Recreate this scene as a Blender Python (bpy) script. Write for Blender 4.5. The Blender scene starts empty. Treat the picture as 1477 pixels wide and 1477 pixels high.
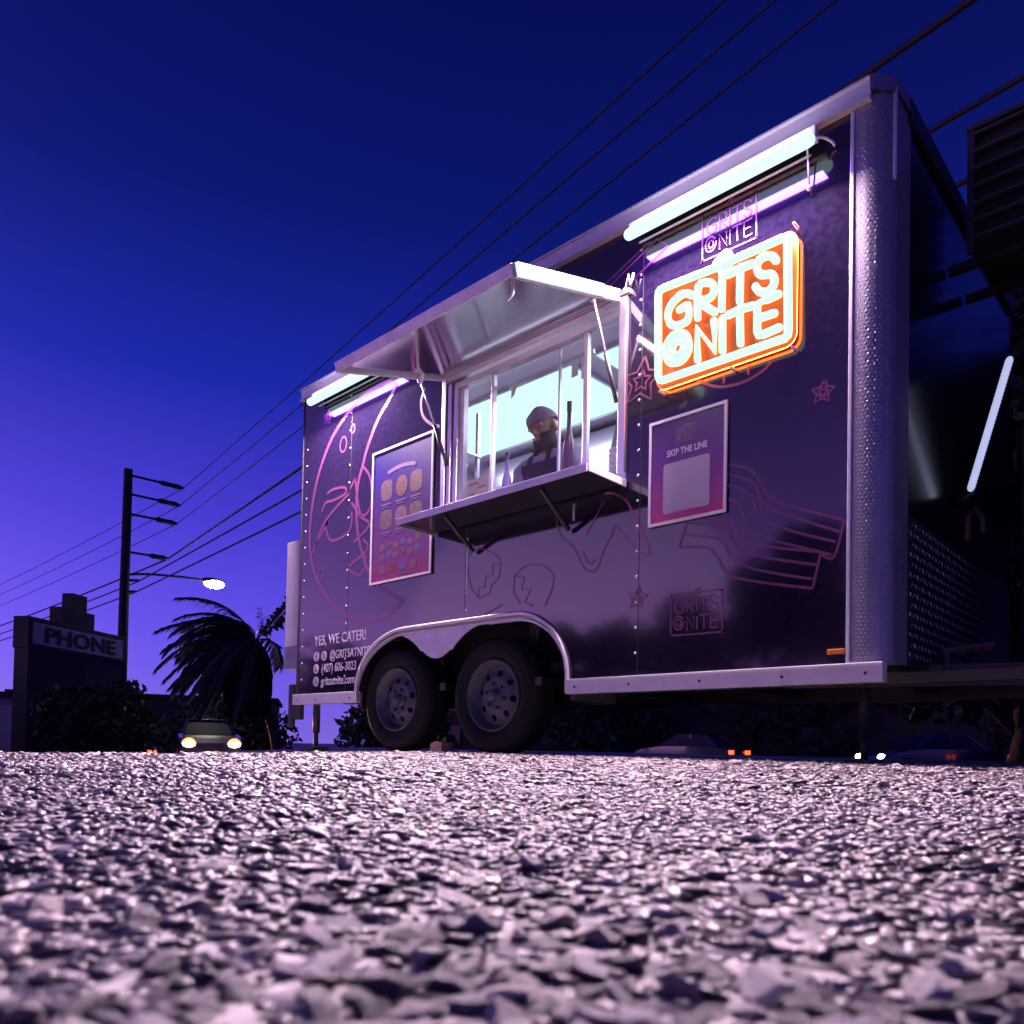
import bpy, bmesh, math, random
import numpy as np
from mathutils import Vector, Matrix

# ------------------------------------------------------------------ camera, sky, sun, exposure
S = bpy.context.scene
COL = S.collection
R = math.radians

cam_data = bpy.data.cameras.new('camera')
cam = bpy.data.objects.new('camera', cam_data)
COL.objects.link(cam)
S.camera = cam
CAM_LOC = Vector((5.289, -3.189, 0.05))
yaw, pitch, roll = -0.7574, 0.0251, 0.0205
fwd = Vector((math.sin(yaw)*math.cos(pitch), math.cos(yaw)*math.cos(pitch), math.sin(pitch)))
rgt = Vector((math.cos(yaw), -math.sin(yaw), 0.0))
upv = rgt.cross(fwd)
r2 = rgt*math.cos(roll) + upv*math.sin(roll)
u2 = upv*math.cos(roll) - rgt*math.sin(roll)
cam.matrix_world = Matrix(((r2.x, u2.x, -fwd.x, CAM_LOC.x),
                           (r2.y, u2.y, -fwd.y, CAM_LOC.y),
                           (r2.z, u2.z, -fwd.z, CAM_LOC.z),
                           (0, 0, 0, 1)))
cam_data.sensor_width = 36.0
cam_data.lens = 1122.47/1477*36.0
cam_data.shift_x = 0.0005
cam_data.shift_y = (1047.8-738.5)/1477
cam_data.clip_start = 0.01
cam_data.clip_end = 2000
cam_data.dof.use_dof = True
cam_data.dof.focus_distance = 3.6
cam_data.dof.aperture_fstop = 15.0

GLOW = Vector((-0.62, -0.78, 0.0)).normalized()      # where the sun has gone down, behind the camera

world = bpy.data.worlds.new('World')
S.world = world
world.use_nodes = True
wn = world.node_tree; wn.nodes.clear()
def WN(t, **k):
    n = wn.nodes.new(t)
    for a, b in k.items(): setattr(n, a, b)
    return n
def wmath(op, a, b=None, clamp=False):
    n = WN('ShaderNodeMath', operation=op, use_clamp=clamp)
    for i, v in enumerate((a, b)):
        if v is None: continue
        if isinstance(v, (int, float)): n.inputs[i].default_value = v
        else: wn.links.new(v, n.inputs[i])
    return n.outputs[0]
tc = WN('ShaderNodeTexCoord')
sep = WN('ShaderNodeSeparateXYZ'); wn.links.new(tc.outputs['Generated'], sep.inputs[0])
elev = wmath('MAXIMUM', sep.outputs['Z'], 0.0)
ramp = WN('ShaderNodeValToRGB')
cr = ramp.color_ramp
stops = [(0.0, (.19, .12, .66)), (0.12, (.115, .075, .74)), (0.25, (.056, .040, .58)), (0.40, (.009, .018, .35)),
         (0.56, (.0025, .007, .145)), (0.72, (.0012, .003, .085)), (1.0, (.001, .002, .05))]
cr.elements[0].position = 0; cr.elements[0].color = (*stops[0][1], 1)
cr.elements[1].position = 1; cr.elements[1].color = (*stops[-1][1], 1)
for p, c in stops[1:-1]:
    e = cr.elements.new(p); e.color = (*c, 1)
wn.links.new(elev, ramp.inputs[0])
# side away from the afterglow is darker
dx = wmath('MULTIPLY', sep.outputs['X'], GLOW.x); dy = wmath('MULTIPLY', sep.outputs['Y'], GLOW.y)
dot = wmath('ADD', dx, dy)
away = wmath('MULTIPLY_ADD', dot, 0.30); away.node.inputs[2].default_value = 1.06
away = wmath('MAXIMUM', away, 0.3)
dim = WN('ShaderNodeVectorMath', operation='SCALE')
wn.links.new(ramp.outputs[0], dim.inputs[0]); wn.links.new(away, dim.inputs['Scale'])
# afterglow
g1 = wmath('MAXIMUM', dot, 0.0); g1 = wmath('POWER', g1, 4.0)
gz = wmath('MULTIPLY', elev, -5.5); gz = wmath('EXPONENT', gz)
gl = wmath('MULTIPLY', g1, gz)
gcol = WN('ShaderNodeVectorMath', operation='SCALE'); gcol.inputs[0].default_value = (2.3, 1.0, 2.3)
wn.links.new(gl, gcol.inputs['Scale'])
sky = WN('ShaderNodeTexSky', sky_type='NISHITA')
sky.sun_disc = False; sky.sun_elevation = R(1.0); sky.sun_rotation = math.atan2(GLOW.x, GLOW.y)
tint = WN('ShaderNodeVectorMath', operation='MULTIPLY'); tint.inputs[1].default_value = (.004, .003, .009)
wn.links.new(sky.outputs[0], tint.inputs[0])
a1 = WN('ShaderNodeVectorMath', operation='ADD'); a2 = WN('ShaderNodeVectorMath', operation='ADD')
wn.links.new(dim.outputs[0], a1.inputs[0]); wn.links.new(gcol.outputs[0], a1.inputs[1])
wn.links.new(a1.outputs[0], a2.inputs[0]); wn.links.new(tint.outputs[0], a2.inputs[1])
bg = WN('ShaderNodeBackground'); bg.inputs['Strength'].default_value = 1.0
wn.links.new(a2.outputs[0], bg.inputs['Color'])
wo = WN('ShaderNodeOutputWorld'); wn.links.new(bg.outputs[0], wo.inputs['Surface'])

sd = bpy.data.lights.new('sun', 'SUN'); sd.energy = 0.06; sd.angle = R(25); sd.color = (1.0, .62, .85)
so = bpy.data.objects.new('sun', sd); COL.objects.link(so)
so.rotation_euler = (Vector((-GLOW.x, -GLOW.y, -0.12))).to_track_quat('-Z', 'Y').to_euler()

S.view_settings.view_transform = 'Standard'
S.view_settings.look = 'None'
S.view_settings.exposure = 0.0
S.view_settings.gamma = 1.0
S.view_settings.use_curve_mapping = False
S.render.engine = 'CYCLES'
S.cycles.use_denoising = True
S.cycles.max_bounces = 8
S.cycles.sample_clamp_indirect = 6.0
random.seed(7); rng = np.random.default_rng(7)
# ------------------------------------------------------------------ materials
MATS = {}
def mat(name, base=(.5, .5, .5), rough=.5, metal=0.0, emit=None, strength=0.0, coat=0.0, spec=.5,
        noise=None, bump=None, island=None, alpha=None, transmission=None):
    """noise=(scale, darker colour, amount)   bump=(scale, strength, distance)   island=(dark, light)"""
    m = bpy.data.materials.new(name); m.use_nodes = True
    nt = m.node_tree; b = nt.nodes['Principled BSDF']
    b.inputs['Base Color'].default_value = (*base, 1)
    b.inputs['Roughness'].default_value = rough
    b.inputs['Metallic'].default_value = metal
    b.inputs['Specular IOR Level'].default_value = spec
    b.inputs['Coat Weight'].default_value = coat
    b.inputs['Coat Roughness'].default_value = .05
    if emit:
        b.inputs['Emission Color'].default_value = (*emit, 1); b.inputs['Emission Strength'].default_value = strength
    co = nt.nodes.new('ShaderNodeTexCoord')
    if noise:
        n = nt.nodes.new('ShaderNodeTexNoise'); n.inputs['Scale'].default_value = noise[0]; n.inputs['Detail'].default_value = 6
        nt.links.new(co.outputs['Object'], n.inputs['Vector'])
        rp = nt.nodes.new('ShaderNodeMapRange'); rp.inputs[1].default_value = .35; rp.inputs[2].default_value = .7
        rp.inputs[3].default_value = 0; rp.inputs[4].default_value = noise[2]
        nt.links.new(n.outputs[0], rp.inputs[0])
        mx = nt.nodes.new('ShaderNodeMix'); mx.data_type = 'RGBA'
        mx.inputs['A'].default_value = (*base, 1); mx.inputs['B'].default_value = (*noise[1], 1)
        nt.links.new(rp.outputs[0], mx.inputs['Factor']); nt.links.new(mx.outputs['Result'], b.inputs['Base Color'])
        r2_ = nt.nodes.new('ShaderNodeMapRange'); r2_.inputs[3].default_value = rough*.8; r2_.inputs[4].default_value = min(1, rough*1.35)
        nt.links.new(n.outputs[0], r2_.inputs[0]); nt.links.new(r2_.outputs[0], b.inputs['Roughness'])
    if island:
        g = nt.nodes.new('ShaderNodeNewGeometry'); rp = nt.nodes.new('ShaderNodeValToRGB')
        rp.color_ramp.elements[0].color = (*island[0], 1); rp.color_ramp.elements[1].color = (*island[1], 1)
        if len(island) > 2:
            e = rp.color_ramp.elements.new(.55); e.color = (*island[2], 1)
        nt.links.new(g.outputs['Random Per Island'], rp.inputs[0]); nt.links.new(rp.outputs[0], b.inputs['Base Color'])
    if bump:
        n = nt.nodes.new('ShaderNodeTexNoise'); n.inputs['Scale'].default_value = bump[0]; n.inputs['Detail'].default_value = 5
        nt.links.new(co.outputs['Object'], n.inputs['Vector'])
        bp = nt.nodes.new('ShaderNodeBump'); bp.inputs['Strength'].default_value = bump[1]; bp.inputs['Distance'].default_value = bump[2]
        nt.links.new(n.outputs[0], bp.inputs['Height']); nt.links.new(bp.outputs[0], b.inputs['Normal'])
    MATS[name] = m
    return m

def glass_mat(name, tint, mixv):
    m = bpy.data.materials.new(name); m.use_nodes = True; nt = m.node_tree; nt.nodes.clear()
    t = nt.nodes.new('ShaderNodeBsdfTransparent'); t.inputs[0].default_value = (*tint, 1)
    g = nt.nodes.new('ShaderNodeBsdfGlossy'); g.inputs['Roughness'].default_value = .03
    f = nt.nodes.new('ShaderNodeLayerWeight'); f.inputs['Blend'].default_value = .5
    p4 = nt.nodes.new('ShaderNodeMath'); p4.operation = 'POWER'; p4.inputs[1].default_value = 4.0
    nt.links.new(f.outputs['Facing'], p4.inputs[0])
    mu = nt.nodes.new('ShaderNodeMath'); mu.operation = 'MULTIPLY_ADD'; mu.inputs[1].default_value = mixv; mu.inputs[2].default_value = .022
    x = nt.nodes.new('ShaderNodeMixShader'); o = nt.nodes.new('ShaderNodeOutputMaterial')
    nt.links.new(p4.outputs[0], mu.inputs[0]); nt.links.new(mu.outputs[0], x.inputs[0])
    nt.links.new(t.outputs[0], x.inputs[1]); nt.links.new(g.outputs[0], x.inputs[2]); nt.links.new(x.outputs[0], o.inputs[0])
    MATS[name] = m; return m

MINT = (.60, 1.0, .84)
mat('wrap', (.0062, .0042, .015), .09, spec=.6, coat=.7, noise=(2.0, (.011, .007, .018), .8), bump=(1.1, .06, .02))
mat('print_pink', (.135, .034, .095), .3, coat=.3)
mat('print_white', (.62, .52, .66), .35)
mat('aluminium', (.62, .60, .64), .33, metal=.85, noise=(9, (.42, .40, .45), .5), bump=(14, .06, .01))
mat('trim_aluminium', (.62, .60, .64), .38, metal=.35, noise=(14, (.48, .45, .50), .5))
mat('brushed', (.66, .64, .68), .30, metal=.92, noise=(5, (.45, .43, .48), .5), bump=(2.5, .12, .02))
mat('tread_plate', (.27, .26, .30), .42, metal=.6, noise=(12, (.22, .21, .25), .7))
mat('tread_bar', (.34, .33, .37), .40, metal=.6)
mat('black_front', (.010, .010, .012), .20, coat=.15)
mat('black_metal', (.018, .018, .020), .45, noise=(20, (.03, .026, .024), .6))
mat('grey_steel', (.055, .05, .05), .5, metal=.4, noise=(18, (.07, .055, .04), .7))
mat('rubber', (.009, .009, .010), .75, spec=.25, noise=(30, (.018, .017, .017), .5), bump=(90, .3, .004))
mat('rim_steel', (.085, .085, .11), .45, metal=.4, noise=(22, (.04, .04, .05), .5))
mat('white_metal', (.74, .72, .74), .42, noise=(7, (.60, .56, .58), .5))
mat('tube', (.01, .01, .01), .5, spec=.1, emit=(.66, 1.0, .90), strength=1.28)
mat('neon_core', (.01, .01, .01), .5, spec=.1, emit=(.66, 1.0, .84), strength=1.12)
mat('neon_back_glow', (.5, .2, .05), .4, emit=(1.0, .20, .03), strength=3.2)
mat('neon_halo', (.5, .2, .05), .4, emit=(1.0, .17, .03), strength=26.0)
mat('neon_board', (.80, .20, .05), .4, spec=.2)
mat('tail_unlit', (.1, .01, .02), .4)  # dull red lens of taillights that are switched off
mat('rivet', (.80, .78, .82), .25, metal=.3)
mat('amber', (.55, .16, .01), .25, coat=.5)
mat('cream_wall', (.62, .62, .64), .5, noise=(4, (.52, .52, .56), .6))
mat('ceiling', (.50, .47, .55), .45, noise=(3, (.42, .38, .48), .6))
mat('led_panel', (.01, .01, .01), .5, spec=.1, emit=MINT, strength=1.25)
mat('steel_in', (.50, .48, .58), .28, metal=.8, bump=(3, .1, .02))
mat('purple_box', (.30, .22, .52), .5, noise=(5, (.42, .36, .62), .8))
mat('bottle_dark', (.11, .05, .11), .25)
mat('notice_paper', (.62, .60, .40), .7)
mat('notice_ink', (.42, .12, .10), .7)
mat('lime', (.45, .72, .55), .6)
mat('wood', (.33, .20, .15), .75, noise=(20, (.22, .12, .09), .8))
mat('skin', (.30, .17, .13), .5, bump=(60, .15, .004))
mat('cap_cloth', (.24, .17, .26), .85, bump=(140, .4, .004))
mat('beard', (.05, .03, .045), .9, bump=(160, .8, .006))
mat('shirt', (.36, .30, .42), .85, bump=(9, .5, .03))
mat('apron', (.045, .022, .032), .85, bump=(8, .4, .02))
mat('pole_wood', (.018, .016, .014), .85)
mat('wire', (.010, .010, .014), .6)
mat('lamp_glow', (.9, .9, .9), .3, emit=(1.0, .90, .66), strength=30.0)
mat('head_glow', (.9, .9, .9), .3, emit=(1.0, .72, .42), strength=26.0)
mat('tail_glow', (.5, .02, .01), .3, emit=(1.0, .10, .02), strength=3.0)
mat('halo_glow', (.6, .2, .05), .3, emit=(1.0, .28, .05), strength=3.5)
mat('led_bar', (.8, .8, .85), .35, emit=(.62, .70, 1.0), strength=.7)
mat('car_paint', (.020, .024, .045), .22, metal=.3, coat=.8)
mat('car_paint_grey', (.10, .10, .13), .25, metal=.4, coat=.8)
mat('car_glass', (.012, .015, .03), .35, spec=.25)
mat('sign_face', (.42, .38, .38), .6, noise=(2, (.10, .09, .11), .6))
mat('sign_dark', (.008, .008, .008), .7)
mat('building_dark', (.020, .018, .020), .85, noise=(2, (.012, .011, .012), .7))
mat('building_pale', (.30, .26, .30), .85, noise=(1.5, (.22, .19, .22), .7))
mat('bark', (.035, .024, .018), .9, bump=(25, .6, .02))
mat('frond', (.02, .04, .03), .5, island=((.012, .030, .024), (.045, .085, .070)))
mat('dead_frond', (.028, .020, .012), .8, island=((.014, .010, .006), (.040, .030, .018)))
mat('leaf', (.02, .04, .02), .6, island=((.006, .014, .007), (.024, .045, .020)))
mat('tar', (.055, .050, .052), .55, noise=(180, (.11, .10, .10), .8), bump=(420, .9, .004))
mat('stone', (.3, .3, .3), .33, island=((.028, .025, .026), (.70, .60, .56), (.19, .165, .16)), bump=(500, .35, .002))
def wear(name, scale, lo, hi):
    nt = MATS[name].node_tree; b = nt.nodes['Principled BSDF']; src = b.inputs['Base Color'].links[0].from_socket
    co = nt.nodes.new('ShaderNodeTexCoord'); n = nt.nodes.new('ShaderNodeTexNoise'); n.inputs['Scale'].default_value = scale; n.inputs['Detail'].default_value = 4
    nt.links.new(co.outputs['Object'], n.inputs['Vector'])
    mr = nt.nodes.new('ShaderNodeMapRange'); mr.inputs[1].default_value = .36; mr.inputs[2].default_value = .62; mr.inputs[3].default_value = lo; mr.inputs[4].default_value = hi
    nt.links.new(n.outputs[0], mr.inputs[0]); vm = nt.nodes.new('ShaderNodeVectorMath'); vm.operation = 'SCALE'
    nt.links.new(src, vm.inputs[0]); nt.links.new(mr.outputs[0], vm.inputs['Scale']); nt.links.new(vm.outputs[0], b.inputs['Base Color'])
wear('stone', 1.9, .38, 1.15)
wear('wrap', 34, .8, 1.5)
mat('litter', (.035, .025, .02), .8)
mat('mirror', (.74, .70, .78), .14, metal=1.0, noise=(4, (.60, .56, .64), .6), bump=(1.6, .05, .02))
mat('shelf_under', (.020, .018, .028), .35, coat=.2)
mat('print_dim', (.15, .08, .20), .5)
mat('steel_dark', (.10, .09, .12), .4, metal=.6)
glass_mat('window_glass', (.975, .98, .995), .6)

# asphalt for the lot: chips beyond the reach of the modelled stones
def asphalt():
    m = bpy.data.materials.new('asphalt'); m.use_nodes = True; nt = m.node_tree; b = nt.nodes['Principled BSDF']
    co = nt.nodes.new('ShaderNodeTexCoord')
    v = nt.nodes.new('ShaderNodeTexVoronoi'); v.inputs['Scale'].default_value = 62
    nt.links.new(co.outputs['Object'], v.inputs['Vector'])
    rp = nt.nodes.new('ShaderNodeValToRGB')
    rp.color_ramp.elements[0].color = (.06, .055, .057, 1); rp.color_ramp.elements[1].color = (.50, .45, .45, 1)
    e = rp.color_ramp.elements.new(.5); e.color = (.22, .20, .20, 1)
    s = nt.nodes.new('ShaderNodeSeparateColor'); nt.links.new(v.outputs['Color'], s.inputs[0]); nt.links.new(s.outputs[0], rp.inputs[0])
    n = nt.nodes.new('ShaderNodeTexNoise'); n.inputs['Scale'].default_value = .7; n.inputs['Detail'].default_value = 5
    nt.links.new(co.outputs['Object'], n.inputs['Vector'])
    mr = nt.nodes.new('ShaderNodeMapRange'); mr.inputs[1].default_value = .3; mr.inputs[2].default_value = .7; mr.inputs[3].default_value = .72; mr.inputs[4].default_value = 1.12
    nt.links.new(n.outputs[0], mr.inputs[0])
    vm = nt.nodes.new('ShaderNodeVectorMath'); vm.operation = 'SCALE'
    nt.links.new(rp.outputs[0], vm.inputs[0]); nt.links.new(mr.outputs[0], vm.inputs['Scale']); nt.links.new(vm.outputs[0], b.inputs['Base Color'])
    d = nt.nodes.new('ShaderNodeBump'); d.inputs['Strength'].default_value = .9; d.inputs['Distance'].default_value = .012; d.invert = True
    nt.links.new(v.outputs['Distance'], d.inputs['Height']); nt.links.new(d.outputs[0], b.inputs['Normal'])
    b.inputs['Roughness'].default_value = .5
    MATS['asphalt'] = m
asphalt()

# printed gradients of the posters (ink, not light)
def poster_mat(name, cols):
    m = bpy.data.materials.new(name); m.use_nodes = True; nt = m.node_tree; b = nt.nodes['Principled BSDF']
    co = nt.nodes.new('ShaderNodeTexCoord'); s = nt.nodes.new('ShaderNodeSeparateXYZ'); nt.links.new(co.outputs['Object'], s.inputs[0])
    rp = nt.nodes.new('ShaderNodeValToRGB'); h = cols[0]
    mr = nt.nodes.new('ShaderNodeMapRange'); mr.inputs[1].default_value = 0; mr.inputs[2].default_value = h
    nt.links.new(s.outputs['Z'], mr.inputs[0]); nt.links.new(mr.outputs[0], rp.inputs[0])
    st = cols[1]
    rp.color_ramp.elements[0].color = (*st[0][1], 1); rp.color_ramp.elements[1].color = (*st[-1][1], 1)
    for p, c in st[1:-1]:
        e = rp.color_ramp.elements.new(p); e.color = (*c, 1)
    nt.links.new(rp.outputs[0], b.inputs['Base Color'])
    b.inputs['Roughness'].default_value = .35; b.inputs['Coat Weight'].default_value = .25
    MATS[name] = m
poster_mat('menu_print', (.9, [(0, (.20, .008, .06)), (.2, (.12, .02, .11)), (.5, (.055, .018, .11)), (.8, (.018, .008, .14)), (1, (.01, .006, .07))]))
poster_mat('skip_print', (.5, [(0, (.40, .02, .12)), (.25, (.24, .03, .20)), (.6, (.10, .03, .20)), (1, (.04, .02, .09))]))
mat('food_a', (.15, .055, .045), .5, noise=(45, (.05, .015, .02), 1.0))
mat('food_b', (.13, .075, .10), .5, noise=(45, (.05, .02, .03), 1.0))
mat('food_c', (.13, .035, .085), .5, noise=(45, (.18, .08, .12), 1.0))
mat('food_d', (.06, .04, .16), .5, noise=(45, (.12, .09, .25), 1.0))
mat('qr_panel', (.36, .31, .42), .5)

# ------------------------------------------------------------------ mesh helpers
class MB:
    def __init__(s): s.v = []; s.f = []; s.sm = []
    def add(s, v, f, smooth=False):
        o = len(s.v); s.v += [tuple(p) for p in v]; s.f += [tuple(i+o for i in q) for q in f]; s.sm += [smooth]*len(f); return s
    def box(s, x0, x1, y0, y1, z0, z1):
        return s.add([(x0,y0,z0),(x1,y0,z0),(x1,y1,z0),(x0,y1,z0),(x0,y0,z1),(x1,y0,z1),(x1,y1,z1),(x0,y1,z1)],
                     [(0,3,2,1),(4,5,6,7),(0,1,5,4),(1,2,6,5),(2,3,7,6),(3,0,4,7)])
    def prism(s, pts, a, b, axis='y'):
        """closed outline extruded from a to b along an axis; pts in the two other axes in order"""
        n = len(pts)
        def P(p, t): return {'y': (p[0], t, p[1]), 'x': (t, p[0], p[1]), 'z': (p[0], p[1], t)}[axis]
        v = [P(p, a) for p in pts] + [P(p, b) for p in pts]
        f = [tuple(range(n)), tuple(range(2*n-1, n-1, -1))] + [(i, i+n, (i+1) % n+n, (i+1) % n) for i in range(n)]
        return s.add(v, f)
    def beam(s, p, q, w, h):
        p = Vector(p); q = Vector(q); d = (q-p).normalized()
        a = d.cross(Vector((0,0,1)));
        if a.length < 1e-4: a = Vector((1,0,0))
        a.normalize(); b = a.cross(d)
        c = [(-w/2,-h/2),(w/2,-h/2),(w/2,h/2),(-w/2,h/2)]
        v = [p+a*i+b*j for i,j in c] + [q+a*i+b*j for i,j in c]
        return s.add(v, [(0,3,2,1),(4,5,6,7),(0,1,5,4),(1,2,6,5),(2,3,7,6),(3,0,4,7)])
    def tube(s, pts, r, n=8, caps=True, rounded=False):
        pts = [Vector(p) for p in pts]; rr = r if isinstance(r, (list, tuple)) else [r]*len(pts)
        if rounded:
            d0 = (pts[0]-pts[1]).normalized(); d1 = (pts[-1]-pts[-2]).normalized()
            pre = [(pts[0]+d0*rr[0]*math.sin(t), rr[0]*math.cos(t)) for t in (1.35, .9, .45)]
            post = [(pts[-1]+d1*rr[-1]*math.sin(t), rr[-1]*math.cos(t)) for t in (.45, .9, 1.35)]
            pts = [a for a, _ in pre] + pts + [a for a, _ in post]; rr = [b for _, b in pre] + list(rr) + [b for _, b in post]
        ring = []; prev = None
        for i, p in enumerate(pts):
            d = (pts[min(i+1, len(pts)-1)] - pts[max(i-1, 0)]);
            d = d.normalized() if d.length > 1e-9 else Vector((0,0,1))
            if prev is None:
                a = d.orthogonal().normalized()
            else:
                a = prev - d*prev.dot(d)
                a = a.normalized() if a.length > 1e-6 else d.orthogonal().normalized()
            prev = a; b = d.cross(a)
            ring.append([p + (a*math.cos(2*math.pi*k/n) + b*math.sin(2*math.pi*k/n))*rr[i] for k in range(n)])
        v = [q for g in ring for q in g]
        f = [(i*n+k, i*n+(k+1) % n, (i+1)*n+(k+1) % n, (i+1)*n+k) for i in range(len(ring)-1) for k in range(n)]
        if caps: f += [tuple(range(n-1, -1, -1)), tuple(range((len(ring)-1)*n, len(ring)*n))]
        return s.add(v, f, True)
    def lathe(s, prof, n=32, c=(0,0,0), axis='y', closed=False):
        """prof: (radius, along) pairs, turned about an axis through c"""
        v = []
        for k in range(n):
            t = 2*math.pi*k/n; ct, st = math.cos(t), math.sin(t)
            for r, a in prof:
                v.append({'y': (c[0]+r*ct, c[1]+a, c[2]+r*st), 'z': (c[0]+r*ct, c[1]+r*st, c[2]+a), 'x': (c[0]+a, c[1]+r*ct, c[2]+r*st)}[axis])
        m = len(prof); f = []
        for k in range(n):
            for i in range(m if closed else m-1):
                j = (i+1) % m
                f.append((k*m+i, ((k+1) % n)*m+i, ((k+1) % n)*m+j, k*m+j))
        return s.add(v, f, True)
    def ball(s, c, r, seg=16, rings=10):
        r = (r, r, r) if isinstance(r, (int, float)) else r
        v = [(c[0], c[1], c[2]+r[2])]
        for i in range(1, rings):
            t = math.pi*i/rings
            for k in range(seg):
                p = 2*math.pi*k/seg
                v.append((c[0]+r[0]*math.sin(t)*math.cos(p), c[1]+r[1]*math.sin(t)*math.sin(p), c[2]+r[2]*math.cos(t)))
        v.append((c[0], c[1], c[2]-r[2])); e = len(v)-1
        f = [(0, 1+k, 1+(k+1) % seg) for k in range(seg)]
        for i in range(rings-2):
            for k in range(seg):
                f.append((1+i*seg+k, 1+(i+1)*seg+k, 1+(i+1)*seg+(k+1) % seg, 1+i*seg+(k+1) % seg))
        f += [(e, 1+(rings-2)*seg+(k+1) % seg, 1+(rings-2)*seg+k) for k in range(seg)]
        return s.add(v, f, True)
    def ribbon(s, pts, w, y0, y1):
        """a printed stroke lying on a wall facing -y, pts in (x, z)"""
        P = [Vector(p) for p in pts]; L = []; Rr = []
        for i, p in enumerate(P):
            d = P[min(i+1, len(P)-1)] - P[max(i-1, 0)]
            if d.length < 1e-6: d = Vector((1, 0))
            d.normalize(); nrm = Vector((-d.y, d.x))*w/2
            L.append(p+nrm); Rr.append(p-nrm)
        n = len(P)
        v = [(q.x, y0, q.y) for q in L] + [(q.x, y0, q.y) for q in Rr]
        f = [(i, i+1, n+i+1, n+i) for i in range(n-1)]
        return s.add(v, f)
    def mesh(s, name):
        me = bpy.data.meshes.new(name); me.from_pydata(s.v, [], s.f); me.update()
        if any(s.sm): me.polygons.foreach_set('use_smooth', s.sm)
        return me
    def build(s, name, m, parent=None, bevel=0, recalc=True):
        me = s.mesh(name)
        if recalc or bevel:
            bm = bmesh.new(); bm.from_mesh(me)
            bmesh.ops.recalc_face_normals(bm, faces=bm.faces)
            bm.to_mesh(me); bm.free()
        return link(name, me, m, parent, bevel)

def link(name, me, m, parent=None, bevel=0):
    o = bpy.data.objects.new(name, me); COL.objects.link(o)
    if m: me.materials.append(MATS[m] if isinstance(m, str) else m)
    if parent: o.parent = parent
    if bevel:
        b = o.modifiers.new('bevel', 'BEVEL'); b.width = bevel; b.segments = 2; b.limit_method = 'ANGLE'; b.angle_limit = R(40)
    return o
def tag(o, label, cat, group=None, kind=None):
    if label: o['label'] = label
    if cat: o['category'] = cat
    if group: o['group'] = group
    if kind: o['kind'] = kind
    return o
def empty(name, loc=(0,0,0), rz=0.0):
    o = bpy.data.objects.new(name, None); COL.objects.link(o); o.location = loc; o.rotation_euler = (0, 0, rz); o.empty_display_size = .1
    return o
def smooth(pts, k=4, closed=False):
    """Catmull-Rom through the points"""
    P = [Vector(p) for p in pts]; out = []; n = len(P)
    for i in range(n if closed else n-1):
        g = (lambda j: P[j % n]) if closed else (lambda j: P[max(0, min(n-1, j))])
        a, b, c, d = g(i-1), g(i), g(i+1), g(i+2)
        for t in range(k):
            u = t/k
            out.append(.5*((2*b)+(c-a)*u+(2*a-5*b+4*c-d)*u*u+(3*b-a-3*c+d)*u**3))
    if not closed: out.append(P[-1])
    return out
def text(name, body, size, loc, m, parent, sx=1.0, depth=.0006, align='LEFT', shear=0.0, offset=0.0):
    c = bpy.data.curves.new(name, 'FONT'); c.body = body; c.size = size; c.align_x = align; c.extrude = depth; c.resolution_u = 3; c.shear = shear; c.offset = offset
    t = bpy.data.objects.new(name, c); COL.objects.link(t)
    dg = bpy.context.evaluated_depsgraph_get(); me = bpy.data.meshes.new_from_object(t.evaluated_get(dg))
    bpy.data.objects.remove(t)
    me.transform(Matrix.Translation(loc) @ Matrix.Rotation(R(90), 4, 'X') @ Matrix.Diagonal((sx, 1, 1, 1)))
    me.materials.clear()
    return link(name, me, m, parent)
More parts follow.
